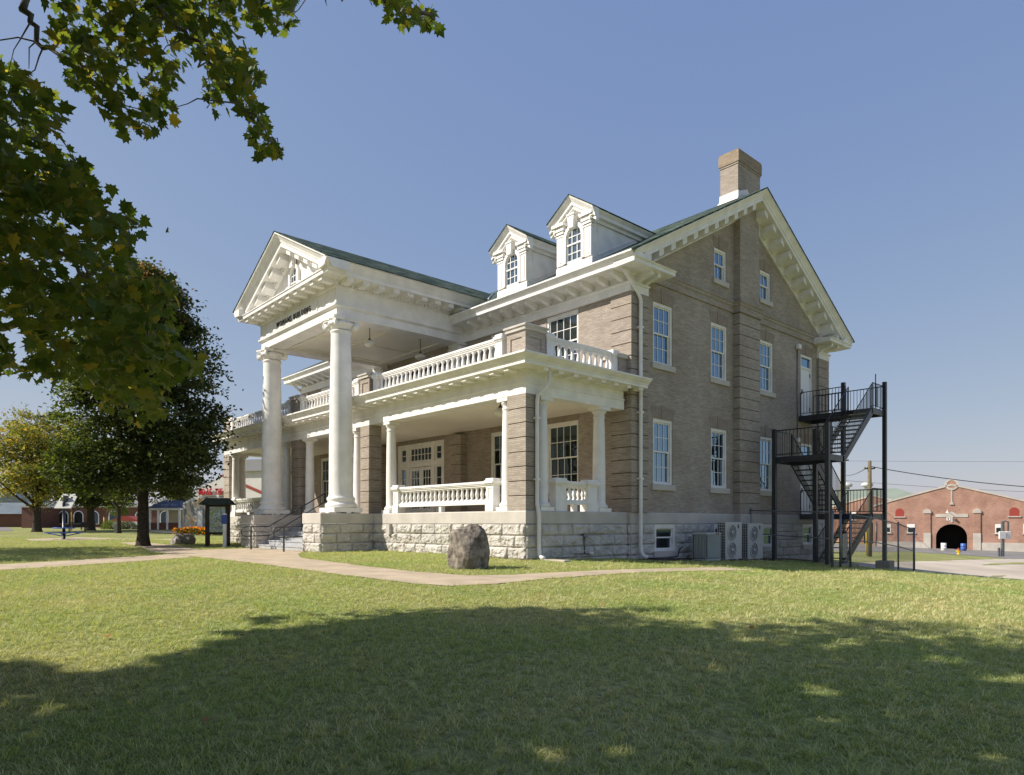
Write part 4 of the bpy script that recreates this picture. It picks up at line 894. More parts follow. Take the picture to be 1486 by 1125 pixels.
for tm in tufts:
    so = bpy.data.objects.new('grass_tuft', tm); oi = N('GeometryNodeObjectInfo'); oi.inputs['Object'].default_value = so; oi.inputs['As Instance'].default_value = True
    K(oi.outputs['Geometry'], jn.inputs[0])
rv = N('FunctionNodeRandomValue'); rv.data_type = 'FLOAT_VECTOR'; rv.inputs[0].default_value = (-.12, -.12, 0); rv.inputs[1].default_value = (.12, .12, 6.283)
na_ = N('GeometryNodeInputNamedAttribute'); na_.data_type = 'FLOAT'; na_.inputs['Name'].default_value = 'gscale'
ip.inputs['Pick Instance'].default_value = True
K(gi.outputs[0], ip.inputs['Points']); K(jn.outputs[0], ip.inputs['Instance']); K(rv.outputs[0], ip.inputs['Rotation']); K(na_.outputs[0], ip.inputs['Scale']); K(ip.outputs[0], go.inputs[0])
md = gr.modifiers.new('tufts', 'NODES'); md.node_group = ng
# ================================================================== fire escape
FE = thing('fire_escape', 'black steel fire escape zigzagging up the gable end to two white doors', 'fire escape', (0, 0, 0))
zl, zm, zu = 1.40, 3.50, 5.58
posts = [((1.10, 11.82), 4.55), ((3.05, 11.9), 4.62), ((2.05, 13.15), 4.6), ((1.95, 15.92), 6.75), ((3.12, 17.05), 6.75), ((.9, 17.1), zu)]
for (x, y), zt in posts:
    g0 = gz(x, y); q = MB(); q.box(x-.07, x+.07, y-.07, y+.07, g0-.1, zt); q.box(x-.12, x+.12, y-.12, y+.12, g0-.1, g0+.03); q.build('post', M['black'], FE)
q = MB(); q.bbox(2.85, 3.4, 16.78, 17.33, -1.2, gz(3.1, 17)+.38, .03); q.build('footing', M['conc'], FE)
def rail(name, path, parent, h=1.0, bal=.13, post_ends=True, r=.019):
    "railing along a 3-D path of floor points: handrail, bottom bar, thin balusters"
    q = MB(); P = [Vector(p) for p in path]; up = Vector((0, 0, h))
    q.tube([p+up for p in P], r, 6); q.tube([p+Vector((0, 0, .10)) for p in P], r*.75, 6)
    for a, b in zip(P, P[1:]):
        L = (b-a).length; n = max(1, int(L/bal))
        for k in range(n+1):
            p = a+(b-a)*k/n; w_ = .016 if k in (0, n) else .008
            q.box(p.x-w_, p.x+w_, p.y-w_, p.y+w_, p.z+(.0 if k in (0, n) else .1), p.z+h)
    return q.build(name, M['black'], parent)
def landing(x0, x1, y0, y1, z, name='landing'):
    q = MB()
    q.box(x0, x1, y0, y0+.05, z-.22, z); q.box(x0, x1, y1-.05, y1, z-.22, z); q.box(x0, x0+.05, y0+.05, y1-.05, z-.22, z); q.box(x1-.05, x1, y0+.05, y1-.05, z-.22, z)
    n = int((x1-x0)/.07)
    for k in range(1, n): x = x0+(x1-x0)*k/n; q.box(x-.008, x+.008, y0+.05, y1-.05, z-.035, z-.005)
    return q.build(name, M['black'], FE)
def flight(x0, x1, ya, za, yb, zb, run_out=0.0):
    "stair flight along Y from (ya,za) to (yb,zb): stringers, open treads, handrails"
    s = 1 if yb > ya else -1; q = MB()
    for x in (x0, x1-.05):
        q.hexa([(x,ya-s*.12,za-.24),(x+.05,ya-s*.12,za-.24),(x+.05,ya+s*.05,za-.24),(x,ya+s*.05,za-.24)], [(x,ya-s*.12,za+.02),(x+.05,ya-s*.12,za+.02),(x+.05,ya+s*.0,za+.02),(x,ya+s*.0,za+.02)])
        q.hexa([(x,ya+s*.05,za-.24),(x+.05,ya+s*.05,za-.24),(x+.05,yb+s*.08,zb-.24),(x,yb+s*.08,zb-.24)], [(x,ya,za+.02),(x+.05,ya,za+.02),(x+.05,yb,zb+.02),(x,yb,zb+.02)])
    o = q.build('stair_flight', M['black'], FE)
    n = max(2, round(abs(zb-za)/.19))
    for k in range(1, n):
        t = k/n; y = ya+(yb-ya)*t; z = za+(zb-za)*t
        m_ = MB(); m_.box(x0+.05, x1-.05, y-.13, y+.13, z-.035, z); m_.build('tread', M['black'], o)
    for x in (x0+.025, x1-.025): rail('handrail', [(x, ya, za), (x, yb, zb)], o, .95, .14)
    return o
lo_ = landing(.12, 3.12, 15.85, 17.12, zl); mi_ = landing(1.05, 3.1, 11.85, 13.2, zm); up_ = landing(.12, 3.12, 15.85, 17.12, zu)
rail('railing', [(.2, 15.88, zl), (1.12, 15.88, zl)], lo_); rail('railing', [(3.08, 15.9, zl), (3.08, 17.08, zl), (.2, 17.08, zl)], lo_)
rail('railing', [(1.1, 13.18, zm), (1.1, 11.9, zm), (3.05, 11.9, zm), (3.05, 13.15, zm)], mi_)
rail('railing', [(.2, 15.88, zu), (2.05, 15.88, zu)], up_); rail('railing', [(3.08, 15.9, zu), (3.08, 17.08, zu), (.2, 17.08, zu)], up_); rail('railing', [(.85, 16.1, zu), (1.95, 16.1, zu)], up_, .8)
g0 = gz(2.6, 13.0)+.05
flight(2.15, 3.1, 13.1, g0, 15.85, zl); flight(1.1, 2.05, 15.85, zl, 13.2, zm); flight(2.15, 3.1, 13.2, zm, 15.85, zu)
q = MB(); q.box(1.0, 3.5, 11.4, 13.5, gz(2, 13)-.3, gz(2.6, 13)+.04); q.build('pad', M['conc'], FE)
q = MB(); q.tube([(3.05,16.3,zu),(3.05,16.3,zu+1.4)], .02, 6); q.build('rod', M['black'], FE)
# ================================================================== chain-link fence
CF = thing('chain_link_fence', 'grey chain-link fence with a gate opening round the fire escape', 'fence', (0, 0, 0))
fp = [(.42, 11.3), (2.3, 10.62), (4.05, 9.95)], [(4.12, 11.2), (4.1, 13.6), (4.02, 15.9), (3.9, 18.0)]
H = 1.82
def fence_post(x, y, r=.032, h=H, name='post'):
    q = MB(); z = gz(x, y); q.tube([(x,y,z-.1),(x,y,z+h+.03)], r, 8); q.lathe([(r+.008, z+h+.03),(r+.008,z+h+.06),(.005,z+h+.09)], (x, y, 0), 8); q.build(name, M['galv'], CF)
for x, y, r in ((.42,11.3,.028),(4.05,9.95,.042),(4.08,10.5,.04),(4.12,11.2,.036),(4.02,15.9,.03),(3.9,18.0,.042)): fence_post(x, y, r)
for run in fp:
    for a, b in zip(run, run[1:]):
        za, zb_ = gz(*a), gz(*b)
        q = MB()
        for hh in (H, .95): q.tube([(*a, za+hh), (*b, zb_+hh)], .02, 6)
        q.build('rail', M['galv'], CF)
        L = math.hypot(b[0]-a[0], b[1]-a[1]); q = MB(); c = .075; hx = H-.06
        def W(u, v): t = u/L; return (a[0]+(b[0]-a[0])*t, a[1]+(b[1]-a[1])*t, za+(zb_-za)*t+.05+v)
        u = -hx
        while u < L:
            for sgn in (1, -1):
                u0, u1, v0, v1 = (u, u+hx, 0, hx) if sgn > 0 else (u, u+hx, hx, 0)
                if u0 < 0: v0 += (v1-v0)*(0-u0)/(u1-u0); u0 = 0
                if u1 > L: v1 = v0+(v1-v0)*(L-u0)/(u1-u0); u1 = L
                if u1-u0 > .01: q.tube([W(u0, v0), W(u1, v1)], .0026, 3, smooth=False, cap=False)
            u += c
        q.build('wire_mesh', M['galv'], CF)
# rusty-grey control box and gate leaf
q = MB(); z = gz(4.1, 10.9); q.tube([(4.08,10.55,z+.25),(4.1,11.15,z+.25)], .016, 6); q.box(4.06, 4.1, 10.62, 11.0, z+.35, z+1.15); q.build('gate_panel', M['galv'], CF)
# ================================================================== air conditioning units
M['ac'] = mat('beige_metal', (.56,.55,.52), .5, .3, var=.04, vscale=2); M['acg'] = mat('grey_green_metal', (.40,.43,.41), .5, .3, var=.05, vscale=2); M['acd'] = mat('dark_grille', (.05,.05,.05), .6, .3)
def ac_round(x, y):
    z = gz(x, y); t = thing('air_conditioner', 'low square grey-green condenser with vertical louvres beside the basement wall', 'air conditioner', (x, y, z))
    q = MB(); q.box(-.55, .0, 0, .86, -.05, .06); q.box(-.52, -.03, .03, .83, .06, .86, 1)
    for k in range(15): u = .02+k*.0575; q.box(-.02, .0, u, u+.035, .08, .86); q.box(-.55, -.53, u, u+.035, .08, .86)
    for k in range(10): u = -.53+k*.056; q.box(u, u+.034, 0, .02, .08, .86); q.box(u, u+.034, .84, .86, .08, .86)
    for a in (-.55, -.05):
        for b in (0, .81): q.box(a, a+.05, b, b+.05, .06, .87)
    q.build('body', [M['acg'], M['acd']], t)
    q = MB(); q.bbox(-.57, .02, -.02, .88, .86, .93, .03); q.build('top_cover', M['acg'], t)
    q = MB(); q.box(.021, .026, .5, .72, .875, .905); q.build('badge', mat('red_badge', (.35,.03,.02)), t)
ac_round(1.2, 7.05)
def ac_fan(x, y, lab):
    z = gz(x, y); t = thing('heat_pump', lab, 'air conditioner', (x, y, z-.02), 0, 'twin-fan outdoor units by the wall')
    q = MB(); q.box(-.33, 0, 0, 1.05, .05, 1.34); q.box(-.30, -.06, .1, .25, -.05, .05); q.box(-.30, -.06, .8, .95, -.05, .05)
    q.build('body', M['ac'], t)
    q = MB()
    for k in range(13): q.box(-.325, -.01, -.012, 0, .1+k*.095, .115+k*.095)
    for k in range(5): q.box(-.32+k*.072, -.305+k*.072, -.014, -.002, .08, 1.31)
    q.box(-.31, -.02, -.004, 0, .08, 1.31, 1); q.build('side_grille', [M['ac'], M['acd']], t)
    for zc in (.38, .98):
        q = MB(); s0 = 0
        q.lathe([(.27,.0),(.285,.02),(.25,.03),(.245,.004)], (0, .40, zc), 28, axis='x'); q.lathe([(.0,.003),(.25,.003)], (0, .40, zc), 28, mi=1, axis='x', cap=False)
        for k in range(5): q.lathe([(.06+k*.045,.02),(.066+k*.045,.026),(.072+k*.045,.02)], (0, .40, zc), 24, mi=2, axis='x', cap=False)
        for k in range(8): a = k*math.pi/4; q.tube([(.022,.40+.05*math.cos(a),zc+.05*math.sin(a)),(.022,.40+.26*math.cos(a),zc+.26*math.sin(a))], .006, 4, 2)
        q.lathe([(.0,.035),(.06,.03),(.065,.02)], (0, .40, zc), 16, axis='x'); q.build('fan', [M['ac'], M['acd'], M['galv']], t)
    q = MB(); q.box(0, .004, .78, .86, 1.12, 1.26); q.build('badge', M['acd'], t)
ac_fan(1.12, 8.36, 'beige twin-fan outdoor unit next to the grey-green condenser'); ac_fan(1.1, 9.9, 'beige twin-fan outdoor unit nearest the fire escape')
q = MB(); q.tube([(.4,4.9,gz(.4,4.9)+.03),(.5,5.8,gz(.5,5.8)+.03),(.45,6.5,gz(.45,6.5)+.1),(.3,6.85,.15),(.3,7.0,.2)], .025, 6); q.tube([(.5,5.2,gz(.5,5.2)+.02),(.62,6.1,gz(.6,6.1)+.03),(.8,7.0,gz(.8,7)+.04)], .02, 6)
tag(q.build('drain_hose', M['black']), 'black hose lying along the foot of the gable wall', 'hose')
q = MB(); q.bbox(.2, 1.15, .32, .62, gz(.7,.5)-.02, gz(.7,.5)+.05, .015); tag(q.build('splash_block', M['conc']), 'concrete splash block on the grass under the corner downspout', 'splash block')
# ================================================================== boulders
def boulder(name, label, x, y, sx, sy, sz, seed, m, shape):
    n1, n2 = 64, 96; th = np.linspace(0.02, np.pi-.02, n1); ph = np.linspace(0, 2*np.pi, n2, endpoint=False); T_, P_ = np.meshgrid(th, ph, indexing='ij')
    d = np.stack([np.sin(T_)*np.cos(P_), np.sin(T_)*np.sin(P_), np.cos(T_)], -1)
    r = np.ones(T_.shape)
    for nx, ny, nz, c in shape:
        nn = np.array([nx, ny, nz], float); nn /= np.linalg.norm(nn); dt = d@nn; r = np.minimum(r, np.where(dt > .05, c/np.maximum(dt, .05), 9))
    r = r*(1+.22*(fbm(d[..., 0]*2.2+9, d[..., 1]*2.2, d[..., 2]*2.2, 5, seed)-.47)+.10*np.abs(fbm(d[..., 0]*6+9, d[..., 1]*6, d[..., 2]*6, 4, seed+5)-.47))
    V = d*r[..., None]*np.array([sx, sy, sz]); i, j = np.meshgrid(np.arange(n1-1), np.arange(n2), indexing='ij'); k = i*n2+j; k2 = i*n2+(j+1) % n2
    me = np_mesh(name, V.reshape(-1, 3), np.stack([k, k+n2, k2+n2, k2], -1).reshape(-1, 4), m, True); o = link(name, me, None, (x, y, gz(x, y)+sz*.42)); return tag(o, label, 'boulder')
M['rock'] = mat('grey_boulder', (.30,.265,.22), .9, .15, col2=(.10,.088,.075), vscale=7, bump=1.0, bscale=26)
b1 = boulder('boulder', 'tall dark rough boulder on the grass strip in front of the porch corner', 1.45, -3.15, .50, .47, .80, 3, M['rock'], [(1,-.35,.10,.80),(.5,.9,.1,.85),(-1,-.25,.22,.82),(-.25,-1,.16,.80),(.45,-.75,.75,.80),(-.75,.1,.8,.90),(.3,.3,1,.90),(-.15,-.1,1,.76),(0,0,-1,.45)])
b1.rotation_euler.z = .3
M['rock2'] = mat('pale_boulder', (.30,.275,.25), .9, .15, col2=(.15,.14,.13), vscale=6, bump=.8, bscale=20)
boulder('boulder', 'low grey boulder lying on the lawn beside the map kiosk', -21.1, -2.6, .62, .55, .42, 9, M['rock2'], [(1,-.4,.5,.8),(-1,-.2,.6,.7),(0,-1,.3,.75),(0,0,1,.75),(0,0,-1,.6)])
# ================================================================== stair handrails, box, lamps
def handrail(x, label):
    q = MB(); zb = gz(x, -2.66)
    S = [(x,-2.35,zb+.86),(x,-1.95,zb+.90),(x,.45,1.36+.92),(x,.95,1.36+.92)]
    lowr = [(a, b, c-.36) for a, b, c in S]
    q.tube([S[1], S[2], S[3]], .024, 8); q.tube([lowr[1], lowr[2], lowr[3]], .02, 8)
    q.tube([S[1],(x,-2.9,zb+.88),(x,-3.02,zb+.82),(x,-3.02,zb+.58),(x,-2.9,zb+.52),lowr[1]], .022, 8)
    for y, z0, z1 in ((-2.66, zb-.02, zb+.88), (-.6, .75, 1.46+.24), (.75, 1.36, 2.28)): q.box(x-.024, x+.024, y-.024, y+.024, z0, z1)
    return tag(q.build('handrail', M['black']), label, 'handrail')
handrail(-12.6, 'black steel handrail up the middle of the grey entrance steps'); handrail(-9.62, 'black steel handrail up the entrance steps beside the right stone pedestal')
q = MB(); q.bbox(-.26, .26, -.14, .14, 0, .36, .02); q.box(-.24, .24, -.146, -.135, .28, .31); q.box(-.03, .03, -.03, .03, -.34, 0)
tag(q.build('drop_box', M['black'], None, (-12.2, 1.02, 1.72)), 'small black metal box at the top of the entrance steps', 'box')
def pendant(loc, h, label):
    t = thing('pendant_lamp', label, 'lamp', loc, 0, 'schoolhouse pendant lamps')
    q = MB(); q.tube([(0,0,0),(0,0,-h)], .014, 6); q.lathe([(.07,-.03),(.07,0)], n=14); q.lathe([(.03,-h-.02),(.09,-h-.02),(.05,-h+.05),(.02,-h+.10)], n=14); q.build('stem', M['bronze'], t)
    q = MB(); q.lathe([(.10,0),(.13,-.03),(.21,-.09),(.23,-.13),(.20,-.18),(.13,-.23),(.04,-.26),(0,-.262)], (0, 0, -h), 24); q.build('lamp_shade', M['lamp'], t)
pendant((-8.9, .35, 8.46), .62, 'milk-glass pendant lamp under the portico ceiling behind the right tall column')
pendant((-1.75, .6, 4.73), .28, 'milk-glass pendant lamp under the porch ceiling at the right corner')
pendant((-9.3, 2.9, 8.46), .62, 'milk-glass pendant lamp under the portico ceiling close to the wall')
# ================================================================== map kiosk, sign post
M['wood'] = mat('dark_stained_wood', (.055,.047,.038), .8, .2, var=.25, vscale=9, bump=.3, bscale=30)
M['kroof'] = mat('dark_green_roofing', (.055,.07,.06), .9, .1, var=.2, vscale=12)
ka = math.atan2(EYE.y+2.4, EYE.x+17)+rad(90)-rad(16)
kz = gz(-17, -2.4); t = thing('map_kiosk', 'wooden notice kiosk with a green gabled roof and a map poster', 'kiosk', (-17.0, -2.4, kz), ka)
q = MB(); q.box(-.50, -.34, -.08, .08, -.2, 1.82); q.box(.34, .50, -.08, .08, -.2, 1.82); q.box(-.34, .34, -.05, .05, .52, .62); q.box(-.34, .34, -.05, .05, 1.72, 1.82); q.build('frame', M['wood'], t)
q = MB()
q.hexa([(-.68,-.28,1.80),(.68,-.28,1.80),(.68,.28,1.80),(-.68,.28,1.80)], [(-.70,-.30,1.85),(.70,-.30,1.85),(.70,.30,1.85),(-.70,.30,1.85)]); q.hexa([(-.69,-.29,1.85),(.69,-.29,1.85),(.69,.29,1.85),(-.69,.29,1.85)], [(-.46,-.1,2.10),(.46,-.1,2.10),(.46,.1,2.10),(-.46,.1,2.10)])
q.prism([(-.45,1.82),(.45,1.82),(0,1.96)], 'x', -.5, -.34); q.prism([(-.45,1.82),(.45,1.82),(0,1.96)], 'x', .34, .5)
q.build('roof', M['kroof'], t)
def postermat():
    m = mat('map_poster', (.2,.25,.2), .12, .6); T_ = m.node_tree; N = T_.nodes.new; K = T_.links.new; b = T_.nodes['Principled BSDF']
    tc = N('ShaderNodeTexCoord'); n = N('ShaderNodeTexNoise'); n.inputs['Scale'].default_value = 2.6; n.inputs['Detail'].default_value = 2; n.inputs['Distortion'].default_value = 1.5; K(tc.outputs['Object'], n.inputs['Vector'])
    r = N('ShaderNodeValToRGB'); e = r.color_ramp.elements; e[0].position = .3; e[0].color = (.22,.38,.12,1); e[1].position = .72; e[1].color = (.50,.68,.74,1)
    for p, c in ((.42,(.30,.42,.20,1)),(.47,(.70,.70,.62,1)),(.50,(.16,.19,.18,1)),(.58,(.40,.50,.42,1))): x = e.new(p); x.color = c
    K(n.outputs['Fac'], r.inputs['Fac']); K(r.outputs[0], b.inputs['Base Color']); return m
q = MB(); q.box(-.34, .34, -.03, .0, .62, 1.72); q.build('poster', postermat(), t)
sz = gz(-15.85, -2.3); t = thing('sign_post', 'white post with a small blue sign beside the left stone pedestal', 'sign', (-15.85, -2.5, sz), ka)
q = MB(); q.bbox(-.07, .07, -.07, .07, -.1, 1.42, .02); q.build('post', M['white'], t)
q = MB(); q.bbox(-.12, .12, -.10, -.07, .98, 1.36, .01); q.build('sign_panel', mat('blue_sign', (.05,.09,.30), .4, .4, var=.15, vscale=20), t)
# ================================================================== trees
def leaf_cards(P, size, aspect=.62, flat=.5, nrm=None, droop=0):
    "folded diamond leaves at points P"
    n = len(P); nv = RNG.normal(0, 1, (n, 3)); nv[:, 2] = np.abs(nv[:, 2])+flat
    if nrm is not None: nv = nv+nrm
    nv /= np.linalg.norm(nv, axis=1)[:, None]; a = RNG.normal(0, 1, (n, 3)); a[:, 2] -= droop
    a -= nv*(a*nv).sum(1)[:, None]; a /= np.linalg.norm(a, axis=1)[:, None]; b = np.cross(nv, a)
    s = (size*RNG.uniform(.65, 1.25, n))[:, None]
    V = np.stack([P, P+s*(a*.45+b*aspect*.5+nv*.10), P+s*a, P+s*(a*.45-b*aspect*.5+nv*.10)], 1).reshape(-1, 3)
    F = np.arange(n*4).reshape(-1, 4); return V, F
LOBE = [(0,0),(.10,.10),(.34,.02),(.30,.20),(.52,.34),(.36,.42),(.44,.66),(.22,.62),(.12,.80),(0,1.0)]
LOBE = LOBE+[(-x, y) for x, y in LOBE[-2:0:-1]]
def lobed_leaves(P, size, droop=.8, flat=.3):
    "big lobed leaves (fan of triangles round a mid vertex), blade bent down at the tip"
    n = len(P); nv = RNG.normal(0, 1, (n, 3)); nv[:, 2] = np.abs(nv[:, 2])*.8+flat; nv /= np.linalg.norm(nv, axis=1)[:, None]
    a = RNG.normal(0, .7, (n, 3)); a[:, 2] -= droop; a -= nv*(a*nv).sum(1)[:, None]; a /= np.linalg.norm(a, axis=1)[:, None]; b = np.cross(nv, a)
    s = size*RNG.uniform(.5, 1.3, n); fold = RNG.uniform(.02, .3, n); curl = RNG.uniform(-.05, .35, n); wd = RNG.uniform(.8, 1.2, n)
    L = np.array([(0, .42)]+LOBE); m = len(L)
    V = np.empty((n, m, 3))
    for k, (x, y) in enumerate(L):
        V[:, k] = P+(s*x*wd)[:, None]*b+(s*y)[:, None]*a+(s*(fold*abs(x)-curl*y*y*.6))[:, None]*nv
    q = np.arange(1, m); tri = np.stack([np.zeros(m-1, int), q, np.roll(q, -1)], 1)
    F = (np.arange(n)[:, None, None]*m+tri[None]).reshape(-1, 3); return V.reshape(-1, 3), F
def limb(mb, p0, p1, r0, r1, bend=.12, n=6, seg=7):
    p0, p1 = Vector(p0), Vector(p1); L = (p1-p0).length; off = Vector(RNG.normal(0, bend*L, 3)); pts = []; rs = []
    for k in range(n+1):
        t = k/n; pts.append(p0.lerp(p1, t)+off*math.sin(t*math.pi)*.5+Vector((0, 0, bend*L*math.sin(t*math.pi)*.4))); rs.append(r0+(r1-r0)*t**.8)
    mb.tube(pts, rs, seg, cap=False); return pts
def tree(name, label, x, y, height, crown_r, crown_z0, trunk_r, m, nclus=220, per=70, lsize=.16, group=None, fork=None, shape='oval', gap=.0, leafy=None, squash=.45, clus_r=.75, lean=(0, 0)):
    z = gz(x, y); t = thing(name, label, 'tree', (x, y, z), 0, group)
    tb = MB(); fk = fork or crown_z0*.85
    tb.tube([(0,0,-.15),(0,0,.12),(0,0,.5),(lean[0]*.4,lean[1]*.4,fk*.6),(lean[0],lean[1],fk)], [trunk_r*1.9,trunk_r*1.35,trunk_r*1.08,trunk_r,trunk_r*.92], 14, cap=False)
    zc = (height+crown_z0)/2; hz = (height-crown_z0)/2; cen = []
    while len(cen) < nclus:
        u = RNG.normal(0, 1, 3); u /= np.linalg.norm(u); r = RNG.random()**.38
        p = u*r
        if shape == 'cone':
            tt_ = RNG.random(); aa = RNG.uniform(0, 2*math.pi); rr2 = np.interp(tt_, [0,.1,.35,.6,.8,.93,1], [.80,.97,1.0,.88,.62,.36,.06])*RNG.random()**.33; p = np.array([rr2*math.cos(aa), rr2*math.sin(aa), tt_*2-1]); k = 1.0
        elif shape == 'oval': k = 1.0
        elif shape == 'vase': k = .75+.3*(p[2]+1)/2
        az = math.atan2(p[1], p[0]); k *= 1+.16*math.sin(az*3+len(name)+p[2]*4)+.10*math.sin(az*7+p[2]*9)
        q = np.array([p[0]*crown_r*k+lean[0], p[1]*crown_r*k+lean[1], zc+p[2]*hz])
        if gap and vnoise(np.array([q[0]*.7]), np.array([q[1]*.7]), np.array([q[2]*.7]), 5)[0] < gap: continue
        cen.append(q)
    cen = np.array(cen)
    main = []
    top = Vector((lean[0], lean[1], fk))
    nb = 9
    for k in range(nb):
        a = 2*math.pi*k/nb+RNG.uniform(-.3, .3); rr_ = crown_r*RNG.uniform(.45, .75); e = (lean[0]+rr_*math.cos(a), lean[1]+rr_*math.sin(a), crown_z0+(height-crown_z0)*RNG.uniform(.25, .8))
        main += limb(tb, (top.x, top.y, fk*RNG.uniform(.86, 1.0)), e, trunk_r*.5, trunk_r*.12)
    main += limb(tb, top, (lean[0], lean[1], height*.93), trunk_r*.75, trunk_r*.06, .04)
    mp = np.array([p[:] for p in main]); 
    for c in cen[::max(1, len(cen)//90)]:
        d = np.linalg.norm(mp-c, axis=1); b = mp[d.argmin()]; limb(tb, b, c, trunk_r*.10, .008, .1, 4, 5)
    tb.build('trunk', M['bark'], t)
    P = np.repeat(cen, per, 0); cr = clus_r*RNG.uniform(.6, 1.3, len(cen)); cr = np.repeat(cr, per)[:, None]
    P = P+RNG.normal(0, .5, P.shape)*cr*np.array([1, 1, squash])
    out = P[:, :2]-np.array(lean); P[:, 2] -= .10*np.hypot(out[:, 0], out[:, 1])*0+.25*np.clip(np.linalg.norm((P-np.repeat(cen, per, 0))[:, :2], axis=1), 0, 1)
    V, F = leaf_cards(P, lsize, droop=.5)
    mi = None
    if leafy is not None: mi = leafy(P)
    link('crown', np_mesh('crown', V, F, m, False, mi, uv=False), t); return t
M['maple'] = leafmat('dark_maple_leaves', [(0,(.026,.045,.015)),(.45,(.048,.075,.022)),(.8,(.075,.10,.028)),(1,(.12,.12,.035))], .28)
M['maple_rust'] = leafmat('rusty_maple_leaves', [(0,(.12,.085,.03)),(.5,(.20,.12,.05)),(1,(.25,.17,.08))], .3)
M['bright'] = leafmat('bright_and_sunlit_leaves', [(0,(.05,.085,.012)),(.6,(.09,.13,.02)),(1,(.13,.17,.03))], .4)  # own green of young tree and bush; painted sunlit side on the maple
M['gold'] = leafmat('turning_leaves', [(0,(.10,.13,.03)),(.45,(.18,.20,.05)),(.75,(.27,.24,.06)),(1,(.34,.22,.07))], .4)
def rust_top_sunlit_side(P):
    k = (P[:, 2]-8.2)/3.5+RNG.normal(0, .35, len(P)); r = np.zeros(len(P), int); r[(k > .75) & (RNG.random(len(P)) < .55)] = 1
    s = (P[:, 0]*-.65+P[:, 1]*-.75)/3.5+RNG.normal(0, .35, len(P)); r[(s > .72) & (r == 0)] = 2; return r  # brighter leaves facing the sun: sunlight put into the leaf colour
tree('maple_tree', 'big dense dark green maple with a rusty top beside the left end of the building', -19.6, -4.7, 12.3, 3.0, 2.5, .22, [M['maple'], M['maple_rust'], M['bright']], 420, 165, .19, 'park trees', 2.6, 'cone', 0, rust_top_sunlit_side, .40, .80)
tree('turning_tree', 'loose gold-tinged tree at the far left behind the picnic table', -62.5, -3.0, 11.4, 4.9, 2.2, .32, [M['gold']], 240, 80, .28, 'park trees', 2.4, 'oval', .30, None, .5, 1.0)
tree('park_tree', 'dark spreading tree with a forked trunk standing behind the big maple', -66.3, 2.0, 9.5, 5.6, 2.6, .34, [M['maple']], 240, 110, .28, 'park trees', 2.4, 'oval', 0, None, .45, 1.1)
tree('young_tree', 'small bright green young tree between the two round bushes', -85, 8.5, 4.6, 1.6, 1.9, .10, [M['bright']], 60, 45, .2, 'park trees', 1.8, 'oval', 0, None, .5, .6)
tree('park_tree', 'dark round tree on the lawn to the left of the white theatre', -52, 1.4, 7.6, 2.6, 2.4, .16, [M['maple']], 120, 60, .2, 'park trees', 2.2, 'oval', 0, None, .45, .8)
for x_, d_, h_, r_ in ((40, 190, 13, 7), (150, 150, 11, 6.5), (262, 130, 9.5, 5), (325, 150, 11, 6)):
    p = at(x_, 760, d_); tree('park_tree', {40: 'far tree behind the houses at the left edge', 150: 'far tree behind the brick hall left of the forked tree', 262: 'far tree behind the blue-roofed pavilion', 325: 'far tree behind the white theatre'}[x_], p[0], p[1], h_, r_, 1.2, .3, [M['maple']], 110, 60, .42, 'park trees', 2.4, 'oval', 0, None, .5, 1.3)
# ---- the big sycamore over the camera: trunk left of the frame, boughs hanging into the top left corner
M['syc'] = leafmat('sycamore_leaves', [(0,(.055,.09,.018)),(.5,(.095,.135,.026)),(.9,(.145,.16,.03)),(.975,(.24,.20,.035)),(1,(.45,.33,.045))], .48, .45)
M['sbark'] = mat('sycamore_bark', (.24,.21,.17), .85, .1, col2=(.10,.085,.065), vscale=7, bump=.3, bscale=15)
def cpt(r, f, z): return _C[:2][0]*0+np.array([_C[0]+r*_R[0]+f*_F[0], _C[1]+r*_R[1]+f*_F[1], z])
tr_b = cpt(-9.2, 3.2, 0); tgz = gz(tr_b[0], tr_b[1])
SY = thing('sycamore_tree', 'large overhanging tree with big lobed yellow-green leaves in the top left corner', 'tree', (tr_b[0], tr_b[1], tgz), 0)
org = np.array([tr_b[0], tr_b[1], tgz])
tb = MB(); fork = np.array([0, 0, 4.6])
tb.tube([(0,0,-.2),(0,0,.3),(0,0,1.2),(.1,.05,3),tuple(fork)], [.62,.48,.40,.36,.34], 16, cap=False)
POLY_A = [(60,-70),(66,40),(72,85),(105,120),(130,150),(168,185),(190,205),(245,195),(255,165),(262,100),(285,60),(290,120),(315,165),(345,150),(350,180),(385,230),(412,228),(395,190),(378,165),(372,130),(385,118),(362,75),(345,45),(362,30),(410,55),(432,52),(425,20),(440,-10),(520,-15),(545,10),(560,24),(600,34),(636,40),(634,14),(600,2),(570,-70)]
POLY_B = [(-70,60),(10,78),(42,100),(70,130),(92,158),(88,200),(115,225),(140,270),(160,268),(152,300),(195,315),(217,318),(198,345),(196,385),(205,405),(240,402),(258,415),(250,440),(268,462),(262,500),(300,530),(296,548),(255,548),(236,585),(244,600),(215,618),(196,628),(165,612),(140,572),(120,548),(94,552),(70,556),(52,560),(30,536),(8,545),(-70,560)]
HOLES = [[(0,62),(60,72),(66,110),(30,95),(0,80)],[(0,455),(26,462),(40,480),(22,500),(0,495)],[(20,500),(40,512),(30,528),(10,520)],[(170,95),(206,92),(200,118),(176,112)],[(216,48),(250,60),(240,80),(222,70)]]
